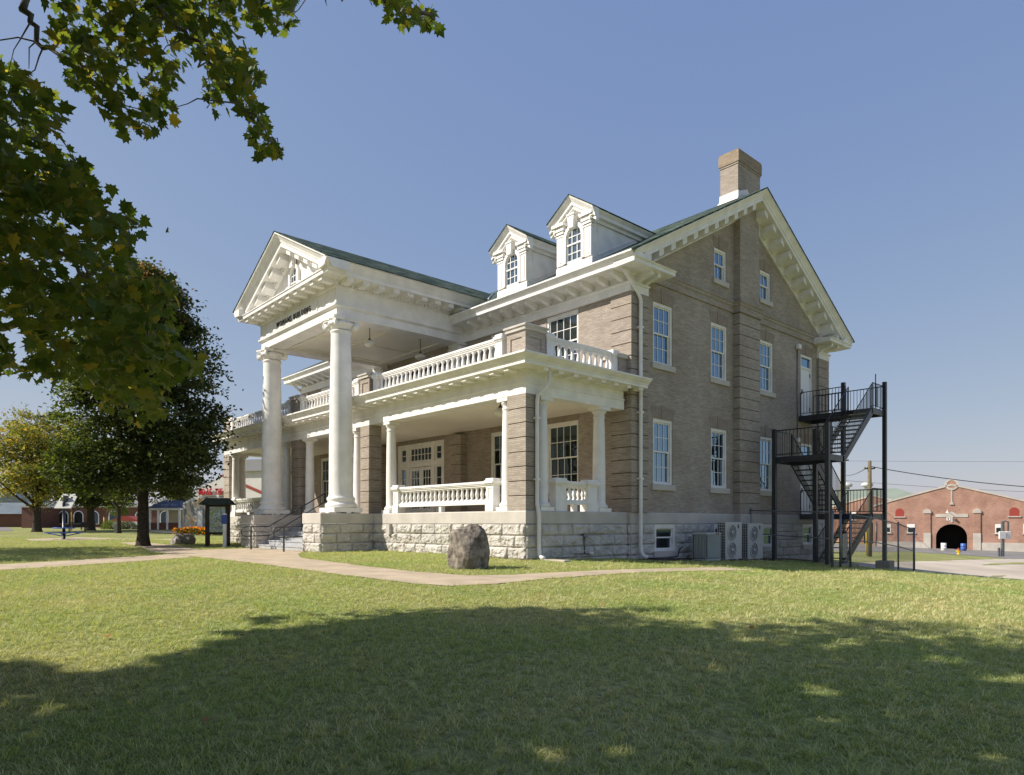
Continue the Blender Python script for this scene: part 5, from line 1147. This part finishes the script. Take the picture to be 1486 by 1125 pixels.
def boughs():
    leaves = []; twigs = []
    for poly, n, dr in ((POLY_A, 300, (6.3, 8.6)), (POLY_B, 540, (5.6, 9.2))):
        xs = [p[0] for p in poly]; ys = [p[1] for p in poly]; k = 0
        while k < n:
            x, y = RNG.uniform(min(xs), max(xs)), RNG.uniform(min(ys), max(ys)); d = RNG.uniform(*dr)
            ax, ay = np.array([x]), np.array([y])
            if not in_poly(ax, ay, poly)[0] or any(in_poly(ax, ay, h)[0] for h in HOLES): continue
            if vnoise(ax/28, ay/28, seed=11)[0] < .17: continue
            leaves.append((x, y, d)); k += 1
    return np.array(leaves)
lp = boughs()
c3 = np.array([at(x, y, d) for x, y, d in lp])
P = np.repeat(c3, 9, 0)+RNG.normal(0, .11, (len(c3)*9, 3))*np.array([1, 1, .8])
u, v, d = px(P); keep = np.zeros(len(P), bool)
for poly in (POLY_A, POLY_B): keep |= in_poly(u, v, poly)
for h in HOLES: keep &= ~in_poly(u, v, h)
P = P[keep | (RNG.random(len(P)) < .02)]
# unseen rest of the crown, shaped to throw the shade on the lawn
SH = [(6.0,-13.2),(6.04,-12.2),(6.9,-10.9),(6.3,-10.6),(5.6,-9.7),(6.1,-8.3),(6.55,-7.0),(7.5,-5.9),(8.26,-5.25),(9.1,-5.2),(9.63,-5.25),(10.34,-5.4),(10.4,-4.3),(10.99,-2.85),(11.63,-2.2),(13.4,-2.6),(15.6,-5),(20,-7),(26,-12),(26,-24),(18,-29),(6,-28),(2,-20)]
ss = np.array(to_sun); n = 120000
gx, gy = RNG.uniform(1, 26, n), RNG.uniform(-29, -2, n); k = in_poly(gx+2.2*(vnoise(gx*1.1, gy*1.1, seed=31)-.5)+.9*(vnoise(gx*3, gy*3, seed=33)-.5), gy+2.2*(vnoise(gx*1.1, gy*1.1, seed=32)-.5)+.9*(vnoise(gx*3, gy*3, seed=34)-.5), SH)
for hx, hy, ra, rb in ((25,1030,.45,.22),(60,1085,.35,.15),(300,1062,.3,.14),(860,1105,.4,.12),(1175,1000,.28,.22),(1185,960,.25,.2),(1420,985,.3,.2),(440,955,.35,.3)):
    hp = T(hx, hy); rx_ = (gx-hp[0])*_R[0]+(gy-hp[1])*_R[1]; ry_ = (gx-hp[0])*_F[0]+(gy-hp[1])*_F[1]; k &= (rx_/ra)**2+(ry_/rb)**2+.9*(vnoise(gx*4, gy*4, seed=41)-.5) > 1
nz = vnoise(gx*.9, gy*.9, seed=21)*.6+vnoise(gx*2.1, gy*2.1, seed=22)*.4; k &= nz > .22
gx, gy = gx[k], gy[k]; cent = np.array([11.5, -11.0])
hh = 8.0+RNG.normal(0, 1.7, len(gx))*np.clip(1.25-np.hypot(gx-cent[0], gy-cent[1])/14, .3, 1)
Q = np.stack([gx, gy, tz(gx, gy)], 1)+ss*(hh/ss[2])[:, None]
u, v, d = px(Q); vis = (d > .15) & (u > -330) & (u < 1800) & (v > -330); Q = Q[~vis]
V, F = lobed_leaves(P-org, .128, .55, .45); V2, F2 = leaf_cards(Q-org, .34, .85)
link('crown', np_mesh('crown', V, F, M['syc'], False, uv=False), SY); link('crown', np_mesh('crown', V2, F2, M['syc'], False, uv=False), SY)
# limbs: from the fork out to the boughs in view, then twigs
def bez(p, q, r0, r1, sag=.0, n=8): 
    p, q = np.array(p), np.array(q); pts = [tuple(p+(q-p)*t+np.array([0, 0, sag])*math.sin(math.pi*t)+RNG.normal(0, .03, 3)*(0 < t < 1)) for t in np.linspace(0, 1, n)]
    tb.tube(pts, np.linspace(r0, r1, n), 7, cap=False); return pts
LIMBS = [((-40,330,7.2),[(40,335,7.2),(95,370,7.0),(150,430,6.9),(230,520,6.7)]), ((-40,385,8.0),[(60,400,7.8),(130,470,7.6),(180,590,7.4)]), ((-60,240,6.8),[(30,262,6.9),(100,300,7.0),(200,325,7.1)]),
         ((20,-90,7.4),[(38,0,7.4),(62,70,7.3),(120,110,7.2),(180,180,7.0)]), ((200,-110,7.0),[(240,0,7.0),(256,40,7.0),(300,80,7.0),(345,150,6.9),(410,225,6.9)]), ((420,-140,7.4),[(470,-40,7.4),(560,5,7.3),(630,30,7.2)]), ((-50,480,8.4),[(60,470,8.3),(110,520,8.2)])]
spine = []
for st_, pts in LIMBS:
    p0 = at(*st_)-org; bez(fork, p0, .15, .055, .5); prev = p0; r = .05
    for p in pts:
        q_ = at(*p)-org; spine += bez(prev, q_, r, r*.66, .03, 7); r *= .66; prev = q_
sp = np.array(spine)
for k in range(0, len(c3), 4):
    c = c3[k]-org; d = np.linalg.norm(sp-c, axis=1); b = sp[d.argmin()]
    if d.min() < .75: bez(b, c, .009, .003, .04, 5)
for k in range(26):
    q_ = Q[RNG.integers(len(Q))]-org; bez(fork, q_, .14, .02, .6, 8)
tb.build('trunk', M['sbark'], SY)
# off-frame park tree whose shade lies across the left lawn
tree('shade_tree', 'park tree standing on the lawn outside the left edge of the view', -21.5, -18.5, 11.5, 6.0, 3.0, .25, [M['maple']], 260, 90, .24, 'park trees', 2.6, 'oval', 0, None, .4, 1.0)
# ================================================================== planting
def bush(label, x, y, rx, h, m):
    z = gz(x, y); n = 2600; d = RNG.normal(0, 1, (n, 3)); d /= np.linalg.norm(d, axis=1)[:, None]; d[:, 2] = np.abs(d[:, 2])
    P = d*(RNG.random(n)**.25)[:, None]*np.array([rx, rx*.9, h])*(1+.1*np.sin(d[:, 0]*6+d[:, 1]*5))[:, None]
    V, F = leaf_cards(P, .12); t = thing('bush', label, 'bush', (x, y, z), 0, 'clipped bushes')
    link('foliage', np_mesh('foliage', V, F, m, uv=False), t)
    q = MB()
    for k in range(7): a = k*.9; q.tube([(0,0,-.05),(rx*.6*math.cos(a),rx*.5*math.sin(a),h*.7)], [.05,.015], 5)
    q.build('trunk', M['bark'], t)
p = at(165, 764, 80); bush('clipped green bush left of the small bright tree', p[0], p[1], 1.5, 1.15, M['bright'])
p = at(184, 765, 79); bush('darker clipped bush under the small bright tree', p[0], p[1], 1.45, .95, M['maple'])
M['flower_leaf'] = leafmat('marigold_leaves', [(0,(.05,.08,.015)),(1,(.10,.14,.03))], .3); M['marigold'] = leafmat('marigold_heads', [(0,(.62,.16,.01)),(.6,(.75,.27,.015)),(1,(.8,.42,.03))], .3)
def flowerbed():
    a = at(261, 776.5, 54); b = at(330, 776.5, 52.5); t = thing('flower_bed', 'orange marigold bed along the front of the white theatre', 'flower bed', (*a[:2], gz(a[0], a[1])))
    n = 5200; tt = RNG.random(n); w_ = RNG.uniform(-.5, .5, n); x = (b[0]-a[0])*tt+w_*.5; y = (b[1]-a[1])*tt+w_
    zt = .42+.22*vnoise(tt*14, w_*2); zz = RNG.random(n)**.6*zt+tz(x+a[0], y+a[1])-gz(a[0], a[1]); P = np.stack([x, y, zz], 1)
    hi = (RNG.random(n) < .30); V1, F1 = leaf_cards(P[~hi], .13); V2, F2 = leaf_cards(P[hi]+[0, 0, .06], .12, .9, .2)
    o = link('foliage', np_mesh('foliage', V1, F1, M['flower_leaf'], uv=False), t); x = link('blossoms', np_mesh('blossoms', V2, F2, M['marigold'], uv=False), t); tag(x, kind='stuff')
flowerbed()
# fallen leaves on the lawn
M['dry'] = leafmat('dry_leaf', [(0,(.30,.12,.03)),(.5,(.36,.19,.06)),(1,(.22,.11,.04))], .2)
Vl, Fl = lobed_leaves(np.zeros((1, 3)), .13, 0, 3); dl = np_mesh('fallen_leaf', Vl, Fl, M['dry'], uv=False)
for x, y in ((785,868),(878,881),(1091,919),(352,931),(738,1003),(95,898),(560,868),(640,880),(1130,870),(1215,860),(980,905),(220,985),(455,900),(300,1052),(905,870),(1290,905),(1360,862),(690,862),(1020,1012),(520,960),(160,930),(1405,945)):
    p = T(x, y); o = link('fallen_leaf', dl, None, (p[0], p[1], gz(*p)+.045), RNG.uniform(0, 6)); o.rotation_euler.x = RNG.uniform(-.5, .5); o.scale = [RNG.uniform(.6, 1.1)]*3
    tag(o, 'small dry orange-brown leaf lying on the front lawn', 'leaf', 'fallen leaves on the lawn')
# ================================================================== background, right: livestock barns, poles, hydrant
M['red'] = brick('red_brick', (.50,.27,.195), (.42,.215,.155), (.5,.40,.33), bw=.24, rh=.08, ms=.008, stain=(.55,.5,.48), sa=.6)
M['trim'] = mat('pale_trim', (.52,.48,.42), .8, .2, var=.1, vscale=1); M['redpaint'] = mat('red_painted_board', (.33,.06,.045), .6, .3)
M['void'] = mat('dark_interior', (.012,.011,.010), .95, .05); M['groof'] = mat('green_metal_roof', (.22,.26,.21), .6, .3, var=.08, vscale=.3)
def bd(name, label, cat, x, y, d, group=None, turn=0, dz=0):
    "thing standing at a real distance d, turned to face the lawn"
    p = at(x, y, d); return thing(name, label, cat, (p[0], p[1], gz(p[0], p[1])+dz), YAW+turn, group)
def archpoly(w_, h, n=14): r = w_/2; return [(-r, 0), (r, 0)]+arc(0, h-r, r, n)
def barn(t, hw, he, hr, dep, door_w, door_h, full=True):
    "brick barn: low curved gable with coping, roundel, arched door; front in local -Y at y=0"
    prof = [(-hw, he)]+[(-hw+hw*k/8, he+(hr-he)*(k/8)**.93) for k in range(1, 9)]; prof = prof+[(-x, z) for x, z in prof[-2::-1]]
    q = MB(); dp = archpoly(door_w, door_h)
    hole = [(x, z) for x, z in dp]
    # front wall split left / right / above the arch
    r = door_w/2; zc = door_h-r
    L = [(-hw, -.6), (-r, -.6), (-r, zc)]+[(-r*math.cos(a), zc+r*math.sin(a)) for a in np.linspace(.15, math.pi/2, 8)]+[(0, hr)]+[(x, z) for x, z in prof[7::-1]]
    q.prism(L, 'y', 0, .4); q.prism([(-x, z) for x, z in L], 'y', 0, .4)
    q.box(-hw, -hw+.3, .4, dep, -.6, he); q.box(hw-.3, hw, .4, dep, -.6, he); q.box(-hw, hw, dep-.3, dep, -.6, he)
    q.build('wall', M['red'], t)
    q = MB()
    for (a, za), (b, zb) in zip(prof, prof[1:]): q.hexa([(a,-.08,za),(b,-.08,zb),(b,.48,zb),(a,.48,za)], [(a,-.08,za+.22),(b,-.08,zb+.22),(b,.48,zb+.22),(a,.48,za+.22)])
    q.build('coping', M['trim'], t)
    q = MB()
    for (a, za), (b, zb) in zip(prof, prof[1:]): q.hexa([(a,.48,za-.4),(b,.48,zb-.4),(b,dep,zb-.4),(a,dep,za-.4)], [(a,.48,za-.15),(b,.48,zb-.15),(b,dep,zb-.15),(a,dep,za-.15)])
    q.build('roof', M['groof'], t)
    q = MB(); q.prism(archpoly(door_w+.5, door_h+.2), 'y', 1.6, 1.7); q.box(-r-.3, r+.3, .4, 1.6, 0, .01); q.build('interior', M['void'], t)
t = bd('brick_barn', 'red brick livestock barn with a wide curved gable and dark arched doorway', 'barn', 1381, 799, 85, None, rad(-28))
barn(t, 8.6, 5.3, 7.85, 24, 3.3, 3.1)
q = MB(); q.box(-8.2, -2.35, -.06, 0, -.5, .85); q.box(2.35, 8.2, -.06, 0, -.5, .85)
for s in (-1, 1): q.box(s*2.6-.38, s*2.6+.38, -.14, 0, -.5, 2.0)
q.build('plinth', M['trim'], t)
for s in (-1, 1): q = MB(); q.box(s*2.6-.36, s*2.6+.36, -.12, 0, 2.0, 4.45); q.build('buttress', M['red'], t)
q = MB()
for s in (-1, 1): q.prism([(s*2.6+x, z) for x, z in archpoly(.84, .55, 8)], 'y', -.2, .01); 
q.v = [(x, y, z+4.45) for x, y, z in q.v]
q.box(-1.7, 1.7, -.06, 0, 3.95, 4.35); q.prism([(-.5,4.35),(.5,4.35),(0,4.65)], 'y', -.05, 0); q.box(-.1, .1, -.06, 0, 3.3, 3.95); q.box(-.07, .07, -.06, 0, 5.7, 7.55); q.prism([(-.22,5.5),(.22,5.5),(.1,5.8),(-.1,5.8)], 'y', -.12, 0)
q.build('trim', M['trim'], t)
q = MB(); q.lathe([(.0,-.03),(.5,-.03),(.5,.1)], (0, -.02, 8.0), 20, axis='y', smooth=False); q.build('roundel_panel', M['red'], t)
q = MB(); q.lathe([(.5,-.08),(.72,-.08),(.72,.3),(.5,.3),(.5,-.08)], (0, 0, 8.0), 24, axis='y', cap=False, smooth=False); q.build('roundel', M['trim'], t)
def barn_arch_window(x):
    q = MB(); q.prism(archpoly(.95, 1.05), 'y', -.02, .01); o = q.build('window', M['redpaint'], t, (x, 0, 4.05)); q = MB(); q.box(-.65, .65, -.12, 0, -.12, 0); q.build('sill', M['trim'], o)
for x in (-5.6, 6.3): barn_arch_window(x)
def sqwin(t, x, z, w_=.85, h=1.1, board=True):
    q = MB(); q.box(-w_/2, w_/2, -.03, 0, 0, h); o = q.build('window', M['white'] if board else M['trim'], t, (x, 0, z)); q = MB(); q.box(-w_*.38, w_*.38, -.04, -.031, .08, h*.6); q.build('pane', M['glass'], o); q = MB(); q.box(-w_*.65, w_*.65, -.12, 0, -.12, 0); q.build('sill', M['trim'], o)
for x in (-7.0, -4.35, 4.85, 7.6): sqwin(t, x, 2.0)
q = MB(); q.box(-.55, -.15, -.06, -.01, 3.55, 3.92); o = q.build('sign_panel', M['white'], t)
text('lettering', 'B', .26, M['dark'], o, (-.35, -.065, 3.735), (rad(90), 0, 0), .004, None, .012)
q = MB(); q.tube([(-.5,-.05,4.7),(-.5,-.5,4.85),(-.5,-.7,4.7)], .03, 6); q.lathe([(.04,0),(.2,-.22)], (-.5, -.72, 4.7), 10, cap=False); q.build('yard_light', M['white'], t)
q = MB(); q.tube([(-8.25,-.05,3.4),(-8.25,-.05,0)], .05, 6); q.build('downspout', M['galv'], t)
t2 = bd('brick_barn', 'second red brick barn with green roof and round silver vents behind the fire escape', 'barn', 1266, 796, 100, None, rad(-26))
barn(t2, 5.6, 5.2, 6.9, 26, 2.2, 3.1)
for x in (-2.6, 2.4): sqwin(t2, x, 3.5, .9, 1.2)
q = MB(); q.hexa([(-8,9,5.0),(12.5,9,5.0),(12.5,30,5.0),(-8,30,5.0)], [(-5,16,8.7),(4.0,16,8.7),(4.0,25,8.7),(-5,25,8.7)]); q.build('hipped_roof', M['groof'], t2)
for x in (-3.4, -.3):
    q = MB(); q.lathe([(.45,8.4),(.45,9.1),(.8,9.15),(.95,9.4),(.85,9.65),(.5,9.85),(0,9.9)], (x, 17, 0), 18); q.build('roof_vent', M['ac'], t2)
M['blue'] = mat('blue_plastic', (.05,.13,.42), .45, .4); M['yellow'] = mat('yellow_paint', (.62,.42,.02), .45, .4)
def barrel(x, y, d, m, label):
    t = bd('barrel', label, 'barrel', x, y, d, 'trash barrels at the barn door'); q = MB()
    q.lathe([(.27,0),(.29,.02),(.28,.28),(.30,.30),(.28,.32),(.28,.58),(.30,.60),(.28,.62),(.29,.86),(.27,.88)], n=18); q.build('body', m, t); q = MB(); q.lathe([(0,.885),(.25,.885)], n=18, cap=False); q.build('inside', M['void'], t)
barrel(1369.5, 796.5, 80, M['white'], 'white barrel left of the dark barn doorway'); barrel(1398, 797.5, 80, M['blue'], 'blue plastic barrel right of the dark barn doorway')
t = bd('fire_hydrant', 'yellow fire hydrant with a red cap on the grass strip in front of the barn', 'hydrant', 1391, 805.4, 66)
q = MB(); q.lathe([(.19,0),(.19,.04),(.12,.06),(.12,.36),(.16,.38),(.16,.42),(.12,.44)], n=14); q.lathe([(.06,-.2),(.06,.2)], (0, 0, .3), 10, axis='x'); q.lathe([(.07,-.2),(.07,0)], (0, 0, .27), 10, axis='y'); q.build('barrel', M['yellow'], t)
q = MB(); q.lathe([(.14,.44),(.14,.47),(.12,.54),(.06,.59),(.03,.6),(.03,.66),(0,.66)], n=14); q.build('cap', M['redpaint'], t)
t = bd('meter_post', 'grey electric meter post with a white box at the edge of the concrete lot', 'meter', 1455, 808.8, 61)
q = MB(); q.box(-.1,.1,-.1,.1,-.1,3.15); q.tube([(0,0,3.1),(.25,0,3.15),(.5,0,3.1),(.5,0,2.05)], .06, 6); q.box(-.4,-.25,-.07,.07,-.1,.8); q.build('post', M['galv'], t)
q = MB(); q.bbox(-.45, .15, -.25, -.1, 1.6, 2.25, .03); q.bbox(.2, .6, -.2, -.05, 1.6, 2.25, .03); q.build('meter_box', M['white'], t)
M['pole'] = mat('weathered_pole', (.20,.175,.11), .9, .1, col2=(.12,.10,.07), vscale=10)
def pole(x, y, d, h, label, arm=0):
    t = bd('utility_pole', label, 'utility pole', x, y, d, 'utility poles by the barns'); q = MB(); q.lathe([(.16,-.2),(.15,h*.5),(.12,h)], n=10)
    q.build('pole', M['pole'], t)
    q = MB()
    if arm: q.box(-1.0, 1.0, -.06, .06, h-.7, h-.55); q.tube([(-.6,0,h-.65),(0,0,h-1.3),(.6,0,h-.65)], .025, 5); [q.lathe([(.05,h-.55),(.06,h-.45),(0,h-.38)], (s, 0, 0), 8) for s in (-.9, -.3, .3, .9)]
    else: q.box(-.3, .3, -.05, .05, h-.62, h-.52); [q.lathe([(.05,h-.6),(.06,h-.48),(0,h-.44)], (s, 0, 0), 8) for s in (-.35, .35)]
    q.build('crossarm', M['pole'], t); return t
pole(1262, 806.5, 50, 6.95, 'weathered wooden utility pole beside the tall fire escape post')
pole(1221, 800, 95, 12.2, 'distant utility pole with a crossarm seen through the fire escape', 1)
def wire(a, b, sag, label, r=.013):
    A, Bp = Vector(at(*a)), Vector(at(*b)); q = MB(); q.tube([A.lerp(Bp, k/16)-Vector((0, 0, sag*4*(k/16)*(1-k/16))) for k in range(17)], r, 5); tag(q.build('power_line', M['black']), label, 'power line')
wire((1263,677,50), (1700,712.5,48), .55, 'thick dark overhead cable sagging from the pole to the right past the barn roof', .03)
wire((1261,677,50), (1221,688,95), .4, 'dark overhead cable from the wooden pole to the distant pole', .03)
wire((1221,697,95), (1750,718,100), .6, 'thin lower overhead line in front of the barn gable', .022)
wire((1221,669,95), (1750,669,95), .1, 'thin pale overhead line high above the barn', .016)
t = bd('marker_post', 'thin yellow marker post at the foot of the wooden utility pole', 'post', 1257, 802, 52); q = MB(); q.tube([(0,0,0),(0,0,2.1)], .045, 6); q.build('post', M['yellow'], t)
# low wooded hills on the horizon
def hills(name, x0, x1, d, h, seed, m):
    n = 60; V = []
    xs = np.linspace(x0, x1, n); hz = h*(.55+.6*vnoise(xs/90, xs*0, seed=seed))
    for k in range(n):
        for dd, z in ((d, -6), (d+25, hz[k]*.75), (d+60, hz[k]), (d+160, -6)): p = at(xs[k], 760, dd); V.append((p[0], p[1], z))
    F = [(k*4+j, k*4+4+j, k*4+5+j, k*4+1+j) for k in range(n-1) for j in range(3)]
    tag(link(name, np_mesh(name, np.array(V), np.array(F), m, True)), kind='structure')
M['hill'] = mat('wooded_hill', (.075,.095,.055), .95, .05, var=.3, vscale=.06)
hills('hill', 900, 2600, 330, 4, 2, M['hill']); hills('hill', -1800, 500, 420, 13, 5, M['hill'])
# ================================================================== background, left
M['dkbrick'] = brick('dark_red_brick', (.20,.085,.06), (.15,.065,.05), (.2,.15,.12), bw=.24, rh=.08)
M['slate'] = mat('blue_grey_roof', (.13,.16,.18), .7, .2, var=.1, vscale=.5); M['bluer'] = mat('blue_roof', (.045,.06,.11), .6, .3)
t = bd('brick_hall', 'long low dark red brick hall with white arched windows behind the trees', 'building', 215, 766.5, 106)
q = MB(); q.box(-14.2, 13.8, 0, 14, -.5, 3.15); q.box(-15.2, -13.6, -6, 0, -.5, 3.0); q.build('wall', M['dkbrick'], t)
q = MB(); q.box(-14.4, 14, -.2, 14.2, 3.15, 3.35); q.box(-15.4, -13.4, -6.2, -.2, 3.0, 3.2); q.build('cornice', M['trim'], t)
for x in (-13.0, -10.7, -8.3, -5.3, -1.2, 2.6, 6.5, 11):
    q = MB(); q.prism(archpoly(1.55, 2.1), 'y', -.06, .01); o = q.build('window', M['white'], t, (x, 0, .55)); q = MB(); q.prism(archpoly(1.25, 1.85), 'y', -.08, -.061); o2 = q.build('pane', M['glass'], o, (0, 0, .1))
t = bd('low_house', 'low brick house with a blue-grey metal roof at the far left edge', 'building', 30, 766, 125)
q = MB(); q.box(-8, 5.8, 0, 10, -.5, 2.5); q.build('wall', M['dkbrick'], t)
q = MB(); q.hexa([(-9,-.8,2.4),(6.4,-.8,2.4),(6.4,10.8,2.4),(-9,10.8,2.4)], [(-8.0,5,4.6),(5.2,5,4.6),(5.2,5.2,4.6),(-8.0,5.2,4.6)]); q.build('roof', M['slate'], t)
for x in (-6, 1.2, 4.4): sqwin(t, x, .7, 1.3, 1.3)
t = bd('storey_house', 'taller grey house with a gabled roof behind the low brick house', 'building', 22, 764, 160)
q = MB(); q.box(-7, 5, 0, 9, -.5, 4.6); q.build('wall', M['trim'], t)
q = MB(); q.prism([(-7.5,4.5),(5.5,4.5),(-1,7.8)], 'y', -.4, 9.4); q.build('roof', M['slate'], t)
for x in (-4.5, -1, 2.5): sqwin(t, x, 2.6, 1.1, 1.4)
t = bd('pavilion', 'small pavilion with a blue hipped roof, white posts and a brick half wall', 'pavilion', 243, 769, 72)
q = MB(); q.hexa([(-1.9,-.5,2.25),(1.6,-.5,2.25),(1.6,3.5,2.25),(-1.9,3.5,2.25)], [(-.9,1.2,3.1),(.7,1.2,3.1),(.7,1.8,3.1),(-.9,1.8,3.1)]); q.build('roof', M['bluer'], t)
q = MB(); q.box(-1.8, 1.5, -.4, 3.4, 2.05, 2.25); q.build('eave', M['white'], t)
for x in (-1.7, -.85, .1, 1.35):
    q = MB(); q.bbox(x-.09, x+.09, -.3, -.12, 0, 2.05, .01); q.build('post', M['white'], t)
q = MB(); q.box(-1.5, 1.3, 2.6, 3.3, -.2, 2.05); q.build('rear_wall', M['trim'], t)
q = MB(); q.box(-1.6, -.94, -.25, -.1, -.2, .72); q.box(-.76, 0, -.25, -.1, -.2, .72); q.box(.2, 1.25, -.25, -.1, -.2, .72); q.build('half_wall', M['dkbrick'], t)
# the theatre
t = bd('theatre', 'white theatre hall with a red-lettered roof sign and a red diagonal stripe', 'building', 300, 770, 60, None, rad(-14))
def muralmat():
    m = mat('painted_mural', (.6,.58,.54), .8, .2); T_ = m.node_tree; N = T_.nodes.new; K = T_.links.new; b = T_.nodes['Principled BSDF']; tc = N('ShaderNodeTexCoord'); mp = N('ShaderNodeMapping'); mp.inputs['Scale'].default_value = (1.1, .1, .35); K(tc.outputs['Object'], mp.inputs['Vector'])
    n = N('ShaderNodeTexNoise'); n.inputs['Scale'].default_value = 1.3; n.inputs['Detail'].default_value = 3; n.inputs['Distortion'].default_value = .8; K(mp.outputs[0], n.inputs['Vector'])
    r = N('ShaderNodeValToRGB'); e = r.color_ramp.elements; e[0].position = .36; e[0].color = (.16,.155,.16,1); e[1].position = .7; e[1].color = (.62,.60,.56,1)
    for p, c in ((.46,(.30,.29,.29,1)),(.52,(.62,.60,.56,1)),(.61,(.55,.32,.10,1)),(.64,(.62,.60,.56,1))): x = e.new(p); x.color = c
    K(n.outputs['Fac'], r.inputs['Fac']); K(r.outputs[0], b.inputs['Base Color']); return m
wl = mat('white_siding', (.68,.66,.62), .7, .2, var=.05, vscale=.8)
q = MB(); q.prism([(-2.4,-.6),(7.6,-.6),(7.6,5.35),(2.8,5.35),(-.6,3.95),(-1.6,3.0),(-2.4,2.65)], 'y', 0, 12); q.build('wall', wl, t)
q = MB(); q.prism([(-2.42,-.3),(.25,-.3),(.25,3.2),(-1.6,2.8),(-2.42,2.5)], 'y', -.03, -.002); q.build('mural', muralmat(), t)
q = MB(); q.hexa([(2.4,.6,5.1),(7.9,.6,5.1),(7.9,12,5.1),(2.4,12,5.1)], [(2.4,.6,5.9),(7.9,.6,5.9),(7.9,12,6.6),(2.4,12,6.6)]); q.build('roof', mat('grey_roof', (.16,.165,.18), .7, .2), t)
q = MB(); q.box(2.2, 8, -.25, .6, 5.3, 5.5); q.box(2.2, 8, -.12, .6, 5.5, 6.3); q.build('roof_fascia', mat('grey_fascia', (.30,.30,.31), .7, .2), t)
q = MB(); q.hexa([(1.6,-.02,5.1),(1.6,-.02,4.85),(7.6,-.02,2.5),(7.6,-.02,2.75)], [(1.6,-.05,5.1),(1.6,-.05,4.85),(7.6,-.05,2.5),(7.6,-.05,2.75)]); q.build('red_stripe', M['redpaint'], t)
q = MB(); q.box(6.2, 7.6, -.5, -.01, 0, 2.2); q.box(5.9, 7.8, -.9, -.01, 2.2, 2.4); q.build('side_porch', M['slate'], t)
q = MB(); q.box(-.15, 1.1, -.05, 0, 1.95, 2.75); o = q.build('window', M['white'], t); q = MB(); q.box(-.05, 1.0, -.055, -.051, 2.03, 2.67); q.build('pane', M['glass'], o)
q = MB(); q.box(-.9, -.4, -.06, 0, 0, 1.95); q.build('door', M['white'], t)
red = mat('red_sign_letters', (.62,.02,.03), .4, .4)
q = MB()
for x in (1.2, 2.6): q.tube([(x,.25,2.8),(x,.25,3.4)], .03, 5)
q.tube([(.0,.0,3.15),(2.9,.0,3.15)], .03, 5); o = q.build('sign_frame', M['galv'], t)
text('sign_letters', 'MO-AG  THE', .80, red, o, (.47, -.12, 3.55), (rad(90), 0, 0), .05, 2.35, .004, 1.2)
text('sign_letters', 'CENT', .62, mat('yellow_letters', (.62,.42,.08), .5, .3), o, (.62, -.04, 1.42), (rad(90), 0, 0), .01, 1.15, .012)
# picnic table with its solar panel, other park furniture
t = thing('picnic_table', 'blue round picnic table with a solar panel on a black mast', 'picnic table', (-39.0, -4.6, gz(-39, -4.6)), YAW)
q = MB(); q.lathe([(.02,.70),(.60,.70),(.63,.72),(.63,.755),(.60,.77),(0,.77)], n=28); q.build('table_top', M['blue'], t)
for k in range(4):
    a = k*math.pi/2+.4; q = MB(); pr_ = [(r*math.cos(b), r*math.sin(b)) for r, bs in ((1.08, np.linspace(a-.55, a+.55, 9)), (.76, np.linspace(a+.55, a-.55, 9))) for b in bs]
    q.prism(pr_, 'z', .40, .45); q.tube([(0,0,.2),(.9*math.cos(a),.9*math.sin(a),.40)], .03, 6); q.build('seat', M['blue'], t)
q = MB(); q.lathe([(.4,0),(.4,.02),(.09,.03),(.09,2.35),(.06,2.5)], n=14); q.build('mast', M['black'], t)
q = MB(); q.hexa([(-.55,-.1,2.0),(.55,-.1,2.0),(.62,.55,2.95),(-.42,.55,2.95)][::1], [(-.55,-.14,2.03),(.55,-.14,2.03),(.62,.51,2.98),(-.42,.51,2.98)]); q.box(-.5, .5, -.12, -.05, 1.98, 2.05); q.build('solar_panel', mat('pale_panel_back', (.42,.42,.39), .5, .3), t)
q = MB(); q.box(-.12, .12, .1, .3, 2.2, 2.85); q.build('controller', M['black'], t)
def bench(x, y, d, label):
    t = bd('park_bench', label, 'bench', x, y, d, 'park benches', rad(20)); q = MB()
    for k in range(3): q.box(-.75, .75, -.22+k*.15, -.10+k*.15, .42, .46)
    q.build('seat', M['wood'], t); q = MB()
    for k in range(3): q.box(-.75, .75, .24, .28, .5+k*.14, .6+k*.14)
    q.build('backrest', M['wood'], t)
    for s in (-.6, .6): q = MB(); q.box(s-.03, s+.03, -.2, -.14, 0, .42); q.box(s-.03, s+.03, .2, .26, 0, .9); q.build('leg', M['black'], t)
bench(112, 771.5, 62, 'dark wooden bench right behind the picnic table'); bench(127, 767.5, 78, 'wooden bench between the picnic table and the forked tree'); bench(154, 766, 92, 'distant bench left of the clipped bushes')
t = bd('bollard_light', 'short grey pedestal on the lawn right of the forked tree', 'pedestal', 169, 774, 60); q = MB(); q.bbox(-.13, .13, -.13, .13, 0, .62, .02); q.bbox(-.19, .19, -.17, .17, .6, .86, .03); q.build('body', M['galv'], t)
for x, y, d, h, lab in ((104,771,70,2.6,'tall yellow and grey post beside the solar panel'), (151,768,85,1.5,'slender yellow post near the clipped bushes')):
    t = bd('yellow_post', lab, 'post', x, y, d, None); q = MB(); q.tube([(0,0,0),(0,0,h)], .06, 8); q.build('post', M['yellow'], t); q = MB(); q.lathe([(.075,h),(.075,h+.06),(0,h+.09)], n=8); q.build('cap', M['galv'], t)
t = bd('red_tent', 'low red-topped shelter behind the small bright tree', 'shelter', 180, 766, 95); q = MB(); q.prism([(-2.2,1.0),(2.2,1.0),(.4,1.75),(-.4,1.75)], 'y', 0, 3); q.build('canopy', M['redpaint'], t); q = MB(); q.box(-2,2,.05,2.9,0,1.0); q.build('wall', M['white'], t)
